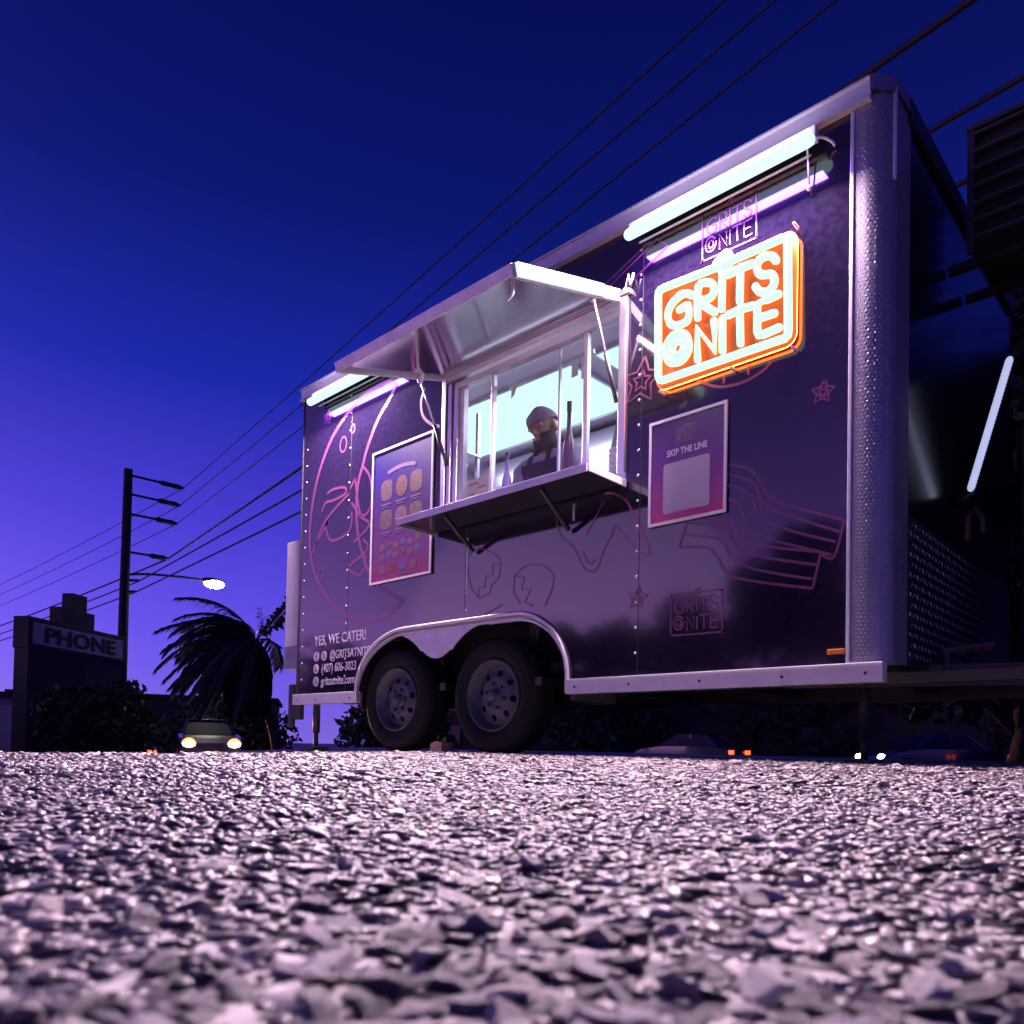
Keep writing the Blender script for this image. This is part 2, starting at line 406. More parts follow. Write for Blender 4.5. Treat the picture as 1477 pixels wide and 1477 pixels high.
WRAP={
 'moon_outer': [(1.151, 2.464), (1.044, 2.502), (0.943, 2.509), (0.743, 2.481), (0.535, 2.39), (0.364, 2.256), (0.218, 2.03), (0.145, 1.781), (0.139, 1.518), (0.226, 1.296), (0.418, 1.091), (0.642, 0.956), (0.891, 0.893), (1.122, 0.917), (1.281, 0.988)] ,
 'moon_inner': [(1.151, 2.464), (1.079, 2.382), (0.953, 2.274), (0.84, 2.11), (0.789, 1.991), (0.736, 1.865), (0.728, 1.669), (0.77, 1.466), (0.876, 1.255), (1.023, 1.116), (1.155, 1.039), (1.281, 0.988)] ,
 'fig0': [(0.354, 1.886), (0.426, 1.902), (0.575, 1.885), (0.586, 1.837), (0.429, 1.819), (0.339, 1.822), (0.287, 1.765)] ,
 'fig1': [(0.629, 1.828), (0.345, 1.691), (0.214, 1.532), (0.17, 1.461)] ,
 'fig2': [(0.364, 1.678), (0.348, 1.629), (0.425, 1.523), (0.616, 1.541), (0.673, 1.606), (0.669, 1.691)] ,
 'fig3': [(0.214, 1.532), (0.304, 1.606), (0.364, 1.678)] ,
 'fig4': [(0.666, 1.756), (0.779, 1.635), (0.887, 1.557), (0.704, 1.467)] ,
 'fig5': [(0.811, 1.469), (0.869, 1.425), (0.855, 1.379), (0.669, 1.309), (0.627, 1.3), (0.756, 1.228), (0.836, 1.251), (0.856, 1.355)] ,
 'fig6': [(0.789, 1.991), (0.882, 1.882), (0.898, 1.685), (0.779, 1.65), (0.701, 1.922)] ,
 'fig7': [(0.701, 1.922), (0.645, 1.86)] ,
 'fig8': [(1.441, 2.343), (1.41, 2.262), (1.434, 2.164), (1.519, 2.087), (1.6, 2.052)] ,
 'wing0': [(2.58, 1.333), (2.581, 1.257), (2.627, 1.166), (2.695, 1.118), (2.763, 1.004), (2.796, 0.971), (2.841, 0.961), (2.871, 0.999), (2.909, 1.079), (2.951, 1.136), (2.963, 1.176), (3.002, 1.145), (3.067, 1.071), (3.109, 1.019), (3.178, 0.998), (3.127, 1.123), (3.063, 1.238), (3.033, 1.29), (2.956, 1.341), (2.899, 1.353)] ,
 'wing1': [(2.891, 1.319), (2.857, 1.261), (2.782, 1.158)] ,
 'wing2': [(2.761, 1.078), (2.808, 1.005), (2.844, 1.021)] ,
 'egg0': [(1.985, 0.924), (1.924, 0.981), (1.891, 1.069), (1.881, 1.175), (1.928, 1.218), (1.988, 1.216), (2.081, 1.185), (2.151, 1.134), (2.163, 1.092), (2.101, 1.113), (2.097, 1.04), (2.04, 1.044), (2.036, 0.979), (1.983, 0.982), (1.985, 0.924)] ,
 'egg1': [(2.163, 1.092), (2.148, 1.021), (2.087, 0.981), (2.077, 0.941), (1.997, 0.918)] ,
 'egg2': [(2.322, 0.853), (2.267, 0.918), (2.275, 1.016), (2.343, 1.058), (2.431, 1.06), (2.513, 1.033), (2.569, 0.976), (2.556, 0.902), (2.504, 0.814)] ,
 'egg3': [(2.275, 1.016), (2.35, 0.998), (2.331, 0.93), (2.399, 0.922), (2.359, 0.857), (2.417, 0.827)] ,
 'egg4': [(2.018, 0.813), (2.186, 0.86)] ,
 'bacon0': [(3.588, 1.341), (3.673, 1.306), (3.732, 1.252), (3.765, 1.183), (3.803, 1.139), (3.911, 1.079), (4.107, 0.992)] ,
 'bacon1': [(3.589, 1.297), (3.673, 1.256), (3.723, 1.217), (3.746, 1.151), (3.804, 1.094), (3.912, 1.034), (4.091, 0.947)] ,
 'bacon2': [(3.59, 1.246), (3.667, 1.207), (3.711, 1.152), (3.734, 1.092), (3.805, 1.03), (3.912, 0.975), (4.072, 0.91)] ,
 'bacon3': [(3.591, 1.183), (3.642, 1.15), (3.669, 1.089), (3.709, 1.02), (3.79, 0.966), (3.913, 0.916), (4.058, 0.858)] ,
 'bacon4': [(4.107, 0.992), (4.067, 0.849), (4.016, 0.865)] ,
 'bacon5': [(3.54, 1.104), (3.609, 1.069), (3.644, 1.016), (3.694, 0.967), (3.822, 0.925), (4.007, 0.878)] ,
 'bacon6': [(3.379, 1.118), (3.541, 1.072), (3.593, 1.041), (3.621, 0.973), (3.711, 0.912), (3.853, 0.866), (4.002, 0.824)] ,
 'bacon7': [(3.361, 1.065), (3.524, 1.018), (3.576, 0.98), (3.611, 0.912), (3.712, 0.851), (3.854, 0.804), (3.979, 0.769)] ,
 'bacon8': [(3.34, 1.006), (3.489, 0.979), (3.543, 0.922), (3.596, 0.842), (3.712, 0.796), (3.98, 0.729)] ,
 'bacon9': [(3.379, 1.118), (3.34, 1.006)] ,
 'bacon10': [(4.013, 0.877), (3.98, 0.729)] ,
 'cake0': [(3.423, 1.779), (3.513, 1.722), (3.583, 1.701), (3.667, 1.697), (3.748, 1.718), (3.786, 1.745)] ,
 'cake1': [(3.562, 1.72), (3.561, 1.758)] ,
 'cake2': [(3.68, 1.721), (3.68, 1.762)] ,
 'spatula0': [(3.14, 2.555), (2.813, 2.421)] ,
 'spatula1': [(3.192, 2.55), (2.911, 2.43)] ,
 'spatula2': [(3.192, 2.55), (3.253, 2.492), (3.019, 2.387)] ,
}
NEON={
 'frame': [(3.242, 2.22), (3.244, 2.239), (3.254, 2.246), (3.269, 2.248), (3.534, 2.234), (3.855, 2.232), (3.87, 2.227), (3.879, 2.216), (3.882, 2.199), (3.889, 1.825), (3.887, 1.804), (3.875, 1.795), (3.274, 1.802), (3.256, 1.811), (3.249, 1.829), (3.242, 2.22)] ,
 'G': [(3.423, 2.155), (3.402, 2.171), (3.366, 2.177), (3.318, 2.153), (3.297, 2.112), (3.31, 2.064), (3.344, 2.041), (3.38, 2.038), (3.407, 2.05), (3.406, 2.114), (3.361, 2.11)] ,
 'R': [(3.457, 2.037), (3.458, 2.179), (3.507, 2.18), (3.535, 2.158), (3.536, 2.122), (3.514, 2.104), (3.468, 2.106), (3.543, 2.031)] ,
 'I': [(3.579, 2.033), (3.579, 2.203)] ,
 'Ta': [(3.666, 2.035), (3.667, 2.184)] ,
 'Tb': [(3.607, 2.176), (3.667, 2.181), (3.725, 2.178)] ,
 'S': [(3.831, 2.148), (3.813, 2.173), (3.777, 2.186), (3.749, 2.173), (3.747, 2.139), (3.768, 2.11), (3.809, 2.096), (3.824, 2.073), (3.822, 2.044), (3.795, 2.026), (3.759, 2.04), (3.74, 2.069)] ,
 'N': [(3.46, 1.842), (3.455, 1.99), (3.546, 1.852), (3.541, 1.99)] ,
 'I2': [(3.585, 1.841), (3.583, 1.985)] ,
 'T2a': [(3.672, 1.844), (3.667, 1.992)] ,
 'T2b': [(3.61, 1.991), (3.67, 1.996), (3.728, 1.989)] ,
 'E': [(3.843, 1.995), (3.792, 1.992), (3.749, 1.991), (3.75, 1.869), (3.758, 1.849), (3.776, 1.845), (3.847, 1.85)] ,
 'Eb': [(3.752, 1.923), (3.826, 1.92)] ,
 'shaker': [(3.54, 2.237), (3.562, 2.261), (3.6, 2.279), (3.617, 2.253), (3.615, 2.224), (3.579, 2.223), (3.551, 2.23)] ,
 'shaker2': [(3.562, 2.246), (3.598, 2.262), (3.601, 2.235)] ,
 'at': [(3.407, 1.962), (3.396, 1.978), (3.381, 1.991), (3.364, 1.999), (3.346, 2.001), (3.329, 1.998), (3.313, 1.989), (3.3, 1.975), (3.291, 1.958), (3.288, 1.939), (3.289, 1.919), (3.296, 1.899), (3.307, 1.883), (3.322, 1.87), (3.339, 1.863), (3.357, 1.861), (3.375, 1.864), (3.39, 1.873), (3.403, 1.887), (3.411, 1.904), (3.415, 1.923), (3.413, 1.942)] ,
 'at2': [(3.385, 1.929), (3.381, 1.945), (3.372, 1.958), (3.358, 1.964), (3.344, 1.963), (3.332, 1.954), (3.325, 1.939), (3.326, 1.922), (3.333, 1.907), (3.345, 1.897), (3.359, 1.895), (3.373, 1.901), (3.382, 1.913), (3.385, 1.929)] ,
 'at3': [(3.385, 1.941), (3.389, 1.902), (3.412, 1.9)] ,
}
PANEL_W = 30
# ------------------------------------------------------------------ the ground
def sst(a, b, x):
    t = max(0.0, min(1.0, (x-a)/(b-a))); return t*t*(3-2*t)
def ground_z(x, y):
    d = math.hypot(x-2.5, y+0.8)
    z = -0.88*sst(5.0, 34.0, d) - .027*max(0.0, 2.2 - x - 1.6*max(0.0, y+.6))*sst(60, 30, d)
    z -= 0.055*sst(3.0, 1.4, x)*sst(-1.0, -2.1, y)*sst(16, 6, d)
    z -= 0.012*sst(5.9, 7.6, x)
    return z
def axis(c, fine, n, g):
    out = [c]; s = fine
    for i in range(n): out.append(out[-1]+s); s *= g
    lo = [c]; s = fine
    for i in range(n): lo.append(lo[-1]-s); s *= g
    return sorted(set(lo+out))
gx = axis(3.0, .12, 90, 1.062); gy = axis(-1.5, .12, 90, 1.062)
verts = [(x, y, ground_z(x, y)) for y in gy for x in gx]
nx = len(gx)
faces = [(j*nx+i, j*nx+i+1, (j+1)*nx+i+1, (j+1)*nx+i) for j in range(len(gy)-1) for i in range(nx-1)]
me = bpy.data.meshes.new('parking_lot'); me.from_pydata(verts, [], faces); me.update()
me.polygons.foreach_set('use_smooth', [True]*len(faces))
lot = link('parking_lot', me, 'asphalt'); tag(lot, 'rough chip-seal parking lot lit lilac by the trailer lights', 'ground', kind='structure')

# the street behind, a sheet lying on the ground
m = MB()
xs = [-70+4*i for i in range(30)]
for i in range(len(xs)-1):
    a, b = xs[i], xs[i+1]
    for y0, y1 in ((8.2, 10.5), (10.5, 12.8), (12.8, 15.2)):
        m.add([(a, y0, ground_z(a, y0)+.02), (b, y0, ground_z(b, y0)+.02), (b, y1, ground_z(b, y1)+.02), (a, y1, ground_z(a, y1)+.02)], [(0, 1, 2, 3)])
rd = m.build('road', 'tar'); tag(rd, 'dark street running behind the food trailer', 'road', kind='structure')

# chip stones pressed into the tar
t = (1+5**.5)/2
ico_v = np.array([(-1,t,0),(1,t,0),(-1,-t,0),(1,-t,0),(0,-1,t),(0,1,t),(0,-1,-t),(0,1,-t),(t,0,-1),(t,0,1),(-t,0,-1),(-t,0,1)], float)
ico_v /= np.linalg.norm(ico_v[0])
ico_f = np.array([(0,11,5),(0,5,1),(0,1,7),(0,7,10),(0,10,11),(1,5,9),(5,11,4),(11,10,2),(10,7,6),(7,1,8),(3,9,4),(3,4,2),(3,2,6),(3,6,8),(3,8,9),(4,9,5),(2,4,11),(6,2,10),(8,6,7),(9,8,1)])
apex = np.array([CAM_LOC.x - .9*fwd.x, CAM_LOC.y - .9*fwd.y])
fa = math.atan2(fwd.y, fwd.x)
def scatter(r0, r1, step, half):
    n = int(2*r1/step)+2
    ii, jj = np.meshgrid(np.arange(n), np.arange(int(n/.88)+2))
    p = np.stack([(ii.ravel()+.5*(jj.ravel() % 2))*step - r1, jj.ravel()*step*.88 - r1], 1)
    p += rng.uniform(-.42, .42, p.shape)*step
    r = np.hypot(p[:, 0], p[:, 1]); a = np.arctan2(p[:, 1], p[:, 0])
    da = np.abs((a - fa + np.pi) % (2*np.pi) - np.pi)
    k = (np.sin(p[:, 0]*5.1+1.3)*np.sin(p[:, 1]*6.3)+np.sin(p[:, 0]*13.7)*np.sin(p[:, 1]*11.9)*.6 + rng.uniform(-.5, .5, len(p)) > -1.05) & (rng.random(len(p)) < .94)
    k &= (r >= r0) & (r < r1) & (da < half) & (p[:, 1]+apex[1] < 1.6)
    return p[k] + apex
pts = []; size = []
for r0, r1, step, half in ((.80, 1.9, .0074, R(52)), (1.9, 3.2, .0125, R(47)), (3.2, 5.6, .021, R(43))):
    q = scatter(r0, r1, step, half); pts.append(q)
    size.append(step*rng.uniform(.26, .70, len(q))*np.where(rng.random(len(q)) < .09, 1.55, 1.0))
pts = np.concatenate(pts); size = np.concatenate(size)
gzv = np.array([ground_z(x, y) for x, y in pts])
dcam = np.hypot(pts[:, 0]-CAM_LOC.x, pts[:, 1]-CAM_LOC.y)
infront = ((pts[:, 0]-CAM_LOC.x)*fwd.x + (pts[:, 1]-CAM_LOC.y)*fwd.y) > .10
size = np.where(dcam < .10, size*.6, size)
order = np.argsort(np.where(infront, dcam/size, 1e9)); near = order[:300]; rest = order[300:]
def stone_verts(n):
    v = np.repeat(ico_v[None], n, 0)*rng.uniform(.62, 1.25, (n, 12, 1))
    v *= np.stack([rng.uniform(.95, 1.6, n), rng.uniform(.75, 1.2, n), rng.uniform(.30, .55, n)], 1)[:, None, :]
    a = rng.uniform(0, 2*np.pi, n); c, s = np.cos(a), np.sin(a)
    x = v[..., 0]*c[:, None] - v[..., 1]*s[:, None]; y = v[..., 0]*s[:, None] + v[..., 1]*c[:, None]
    z = v[..., 2] + x*rng.uniform(-.28, .28, n)[:, None] + y*rng.uniform(-.28, .28, n)[:, None]
    return np.stack([x, y, z], 2)
n = len(rest)
v = stone_verts(n)*size[rest][:, None, None]
v[..., 0] += pts[rest, 0][:, None]; v[..., 1] += pts[rest, 1][:, None]
v[..., 2] += (gzv[rest] + size[rest]*rng.uniform(-.22, .22, n))[:, None]
fa_ = (ico_f[None] + (np.arange(n)*12)[:, None, None]).reshape(-1, 3)
me = bpy.data.meshes.new('chip_stones')
me.vertices.add(n*12); me.vertices.foreach_set('co', v.ravel())
me.loops.add(len(fa_)*3); me.loops.foreach_set('vertex_index', fa_.ravel())
me.polygons.add(len(fa_)); me.polygons.foreach_set('loop_start', np.arange(0, len(fa_)*3, 3)); me.polygons.foreach_set('loop_total', np.full(len(fa_), 3))
me.update(calc_edges=True); me.validate()
st = link('chip_stones', me, 'stone', lot); st['kind'] = 'stuff'
# the stones that show largest, one by one
kinds = []
sm = [mat('stone_%s' % w, c, .36, noise=(160, tuple(x*.55 for x in c), .8), bump=(420, .4, .002)) for w, c in
      (('pale', (.50, .45, .44)), ('grey', (.22, .20, .20)), ('dark', (.085, .075, .078)), ('tan', (.34, .29, .27)))]
for k in range(12):
    vv = stone_verts(1)[0]
    bm = bmesh.new(); bv = [bm.verts.new(p) for p in vv]
    for f in ico_f: bm.faces.new([bv[i] for i in f])
    bmesh.ops.subdivide_edges(bm, edges=bm.edges[:], cuts=1, smooth=.6, use_grid_fill=True)
    for q in bm.verts: q.co *= 1+random.uniform(-.07, .07)
    mm = bpy.data.meshes.new('asphalt_stone'); bm.to_mesh(mm); bm.free(); mm.materials.append(sm[k % 4]); kinds.append(mm)
for i in near:
    o = bpy.data.objects.new('asphalt_stone', kinds[random.randrange(12)]); COL.objects.link(o); o.parent = lot
    s = float(size[i]); o.scale = (s, s, s); o.rotation_euler = (random.uniform(-.2, .2), random.uniform(-.2, .2), random.uniform(0, 6.28))
    o.location = (float(pts[i, 0]), float(pts[i, 1]), float(gzv[i]) + s*random.uniform(-.15, .35))

# bits of litter and dead leaf on the lot
for i, (x, y, s) in enumerate([(4.73, -.62, .020), (4.83, -.45, .016), (4.98, -.2, .018), (2.75, -.75, .014), (1.9, -.5, .012), (3.6, -.9, .010), (5.05, -.75, .012), (2.3, -1.0, .010)]):
    m = MB(); nn = 9
    rim = [(s*math.cos(2*math.pi*k/nn)*random.uniform(.6, 1.3), s*.55*math.sin(2*math.pi*k/nn)*random.uniform(.6, 1.2), s*random.uniform(.05, .75)) for k in range(nn)]
    v0 = [(0, 0, s*.5)] + rim + [(p[0]*.9, p[1]*.9, p[2]*.4-.001) for p in rim]
    f0 = [(0, 1+k, 1+(k+1) % nn) for k in range(nn)] + [(1+k, 1+nn+k, 1+nn+(k+1) % nn, 1+(k+1) % nn) for k in range(nn)] + [tuple(1+nn+k for k in range(nn))]
    o = m.add(v0, f0).build('dead_leaf', 'litter'); o.location = (x, y, ground_z(x, y)+.004); o.rotation_euler = (0, 0, random.uniform(0, 6))
    tag(o, 'small curled dead leaf lying on the pavement', 'leaf', 'dead leaves on the pavement')

# ------------------------------------------------------------------ the food trailer
L = 4.27; ZB = .33; ZR = .41; ZT = 2.67; ZTOP = 2.76; W = 2.12
WX0, WX1, WZ0, WZ1 = 1.64, 3.03, 1.40, 2.33
HUBS = (1.156, 2.067); HZ = .345
tr = empty('food_trailer', (0, 0, 0))
tag(tr, 'black wrapped concession trailer with raised serving hatch and tandem wheels', 'food trailer')

def arch_top(x):
    """outer edge of the double wheel opening"""
    x0, x1, top, r = .79, 2.68, .795, .40
    if x <= x0 or x >= x1: return ZR
    if x < x0+.52: return ZR + (top-ZR)*math.sqrt(max(0, 1-((x0+.52-x)/.52)**2))
    if x > x1-r: return ZR + (top-ZR)*math.sqrt(max(0, 1-((x-(x1-r))/r)**2))
    return top
ax = sorted(set([.79+(.52)*(1-math.cos(math.pi/2*k/14)) for k in range(15)] + [2.68-.40*(1-math.cos(math.pi/2*k/14)) for k in range(15)]))
xs = sorted(set([0.0, .4, WX0, WX1, 3.4, 3.8, 4.13] + ax + [1.6, 2.0]))
m = MB()
def col(xa, xb, za, zb, z1, y0=0.0, y1=.03):
    m.add([(xa, y0, za), (xb, y0, zb), (xb, y0, z1), (xa, y0, z1), (xa, y1, za), (xb, y1, zb), (xb, y1, z1), (xa, y1, z1)],
          [(0, 1, 2, 3), (7, 6, 5, 4), (0, 4, 5, 1), (3, 2, 6, 7)])
for a, b in zip(xs[:-1], xs[1:]):
    za, zb = arch_top(a), arch_top(b)
    if WX0-1e-6 <= a and b <= WX1+1e-6:
        col(a, b, za, zb, WZ0); col(a, b, WZ1, WZ1, ZT)
    else: col(a, b, za, zb, ZT)
m.add([(0, 0, ZR), (0, 0, ZT), (0, .03, ZT), (0, .03, ZR)], [(0, 1, 2, 3)])
for x in (WX0, WX1): m.add([(x, 0, WZ0), (x, 0, WZ1), (x, .03, WZ1), (x, .03, WZ0)], [(0, 1, 2, 3)])
bm_ = m.mesh('side_wall'); bmm = bmesh.new(); bmm.from_mesh(bm_); bmesh.ops.remove_doubles(bmm, verts=bmm.verts, dist=1e-4); bmesh.ops.recalc_face_normals(bmm, faces=bmm.faces); bmm.to_mesh(bm_); bmm.free()
wall = link('side_wall', bm_, 'wrap', tr); wall['label'] = 'glossy black vinyl wrap printed with food drawings'

# inner lining, floor, ceiling, back and end walls
m = MB(); m.box(.03, 4.2, W-.04, W-.01, .5, 2.6); m.build('back_lining', 'cream_wall', tr)
m = MB(); m.box(.0, 4.27, W, W+.03, .42, 2.70); m.build('back_wall', 'black_front', tr)
m = MB(); m.box(.03, 4.2, .45, W-.05, .44, .48); m.build('floor_deck', 'steel_in', tr)
m = MB(); m.box(.03, 4.2, .035, W-.05, 2.60, 2.63); m.build('ceiling', 'ceiling', tr)
m = MB(); m.box(.002, .03, .035, W-.002, .42, 2.66); m.build('rear_wall', 'white_metal', tr)
m = MB(); m.box(4.15, 4.18, .035, W-.05, .49, 2.59); m.build('partition', 'cream_wall', tr)
# inner face of the serving wall
m = MB(); m.box(.04, WX0, .034, .045, .84, 2.59); m.box(WX1, 4.14, .034, .045, .84, 2.59); m.box(WX0+.001, WX1-.001, .034, .045, .84, WZ0-.01); m.box(WX0+.001, WX1-.001, .034, .045, WZ1+.01, 2.59)
m.build('wall_lining', 'cream_wall', tr)

# front end (towards the tow hitch): rounded corner of tread plate, glossy black front
m = MB(); cx, cy, r = 4.17, .10, .10
prof = [(4.135, -.004), (4.17, -.004)] + [(cx+(r+.004)*math.sin(a), cy-(r+.004)*math.cos(a)) for a in [math.pi/2*k/10 for k in range(1, 11)]] + [(cx+r+.004, .24)]
v = [(x, y, z) for z in (ZR, ZTOP-.02) for x, y in prof]; n = len(prof)
m.add(v, [(i, i+1, n+i+1, n+i) for i in range(n-1)], True)
o = m.build('corner_plate', 'tread_plate', tr); o['label'] = 'rounded diamond plate corner'
m = MB(); m.box(4.24, 4.27, .24, W+.03, .42, ZTOP-.03); o = m.build('front_wall', 'black_front', tr, .004)
# raised bars of the tread plate: corner and the lower stone guard
m = MB()
def lozenge(P, N, U, l, w, h):
    V = N.cross(U)
    c = [U*l, V*w, -U*l, -V*w]
    v = [P+q for q in c] + [P+q*.45+N*h for q in c]
    m.add(v, [(4, 5, 6, 7), (0, 1, 5, 4), (1, 2, 6, 5), (2, 3, 7, 6), (3, 0, 4, 7)])
def corner_pt(s):
    s0 = .035; arc = r*math.pi/2
    if s < s0: return Vector((4.135+s, -.004, 0)), Vector((0, -1, 0))
    if s < s0+arc:
        a = (s-s0)/r; return Vector((cx+(r+.004)*math.sin(a), cy-(r+.004)*math.cos(a), 0)), Vector((math.sin(a), -math.cos(a), 0))
    return Vector((cx+r+.004, cy+(s-s0-arc), 0)), Vector((1, 0, 0))
row = 0; z = ZR+.02
while z < ZTOP-.05:
    s = .008 + (.008 if row % 2 else 0); k = 0
    while s < .325:
        P, N = corner_pt(s); P.z = z; T = Vector((0, 0, 1)).cross(N)
        sg = 1 if (row+k) % 2 else -1
        lozenge(P, N, (T*sg+Vector((0, 0, 1))).normalized(), .0070, .0022, .0009)
        s += .016; k += 1
    z += .016; row += 1
m.build('tread_bars', 'tread_bar', tr)['kind'] = 'stuff'
m = MB(); m.box(4.271, 4.276, .245, W+.02, .43, 1.04); sg_ = m.build('stone_guard', 'black_metal', tr)
m = MB(); row = 0; z = .46
while z < 1.03:
    y = .27 + (.024 if row % 2 else 0); k = 0
    while y < 1.5:
        lozenge(Vector((4.276, y, z)), Vector((1, 0, 0)), Vector((0, 1 if (row+k) % 2 else -1, 1)).normalized(), .016, .005, .004); y += .048; k += 1
    z += .042; row += 1
m.build('tread_bars', 'tread_bar', sg_)['kind'] = 'stuff'

# aluminium trims
m = MB(); m.box(-.02, .79, -.022, .03, ZB, ZR-.002); m.build('skirt_rail', 'trim_aluminium', tr, .004)
m = MB(); m.box(2.68, 4.265, -.022, .03, ZB, ZR-.002); m.box(2.68, 4.265, -.028, -.0225, ZR-.016, ZR-.003); m.build('skirt_rail', 'trim_aluminium', tr, .003)
m = MB()
for x in (.05, .30, .73, 2.74, 3.08, 3.47, 3.86, 4.2): m.lathe([(.0, -.026), (.006, -.0255), (.007, -.022)], 8, (x, 0, ZB+.035))
m.build('rail_screws', 'black_metal', tr)['kind'] = 'stuff'
roof_prof = [(-.035, ZT), (-.035, ZT+.012), (-.020, ZT+.016), (-.022, ZTOP-.012), (-.034, ZTOP-.008), (-.034, ZTOP), (0.05, ZTOP+.005), (.05, ZT)]
m = MB(); m.prism(roof_prof, -.01, 4.20, 'x'); m.build('roof_rail', 'trim_aluminium', tr)
m = MB()
pr = [(4.20, -.03), (4.22, -.024)] + [(cx+(r+.014)*math.sin(a), cy-(r+.014)*math.cos(a)) for a in [math.pi/2*k/8 for k in range(3, 9)]] + [(4.285, .2)]
n = len(pr); v = [(x, y, z) for z in (ZT+.03, ZTOP+.003) for x, y in pr]; m.add(v, [(i, i+1, n+i+1, n+i) for i in range(n-1)], True)
m.add([(x, y, ZTOP+.003) for x, y in pr] + [(4.2, .2, ZTOP+.003)], [tuple(range(n+1))])
m.build('corner_cap', 'tread_plate', tr)
m = MB(); m.box(0, 4.23, .05, W+.02, ZTOP-.03, ZTOP+.004); m.build('roof', 'white_metal', tr)
m = MB(); m.box(4.272, 4.29, .20, W+.02, ZTOP-.09, ZTOP); m.build('roof_edge', 'black_metal', tr)
m = MB(); m.box(4.118, 4.134, -.010, 0.0, ZR, ZT-.004); m.build('edge_trim', 'trim_aluminium', tr, .003)
m = MB(); m.box(.0, .016, -.006, 0.0, ZR, ZT-.004); m.build('edge_trim', 'black_metal', tr, .002)
m = MB(); m.tube([(4.268, .060, 2.36), (4.268, .060, 2.72)], .010, 8, rounded=True); m.build('corner_glint', 'trim_aluminium', tr)  # thin metal strip shaped to stand for the glossy highlight on the corner
# marker light
m = MB(); m.box(4.045, 4.115, -.014, -.001, .448, .470); m.build('marker_light', 'amber', tr, .004)

# wheel opening: skirt plate with two round arches, and a rounded lip
def arch_low(x):
    rr = .425; best = 0
    for h in HUBS:
        if abs(x-h) < rr: best = max(best, HZ+math.sqrt(rr*rr-(x-h)**2))
    mid = sum(HUBS)/2; d = abs(x-mid)
    if d < .135: best = .588 + .055*(d/.135)**2 if best < .66 else best
    return best
mid = sum(HUBS)/2
fx = sorted(set([.79+(2.68-.79)*k/110 for k in range(111)] + ax)); m = MB()
for a, b in zip(fx[:-1], fx[1:]):
    ta, tb = arch_top(a)-.004, arch_top(b)-.004; la, lb = arch_low(a), arch_low(b)
    la, lb = min(la, ta-.03), min(lb, tb-.03)
    if a < HUBS[0]: la = ta-.035
    if b < HUBS[0]: lb = tb-.035
    if a > HUBS[1]: la = ta-.035
    if b > HUBS[1]: lb = tb-.035
    la = max(la, ZB); lb = max(lb, ZB)
    m.add([(a, .004, la), (b, .004, lb), (b, .004, tb), (a, .004, ta), (a, .012, la), (b, .012, lb), (b, .012, tb), (a, .012, ta)], [(0, 1, 2, 3), (7, 6, 5, 4), (0, 4, 5, 1)])
m.build('fender_plate', 'trim_aluminium', tr)
lip = [(x, arch_top(x)) for x in [.79]+[x for x in fx if .7901 < x < 2.6799]+[2.68]]
lip = [(.79, ZB)] + lip + [(2.68, ZB)]
m = MB(); m.tube([(x, -.010, z+.004) for x, z in lip], .013, 8); m.build('fender_lip', 'trim_aluminium', tr)
m = MB(); m.tube([(x, -.004, z-.026) for x, z in lip[1:-1]], .007, 8); m.build('fender_lip', 'trim_aluminium', tr)
# dark wheel well
m = MB(); m.box(.80, 2.67, .40, .44, .30, .80); m.box(.80, 2.67, .035, .40, .80, .82); m.box(.775, .799, .035, .44, .30, .80); m.box(2.671, 2.695, .035, .44, .30, .80); m.build('wheel_well', 'black_metal', tr)

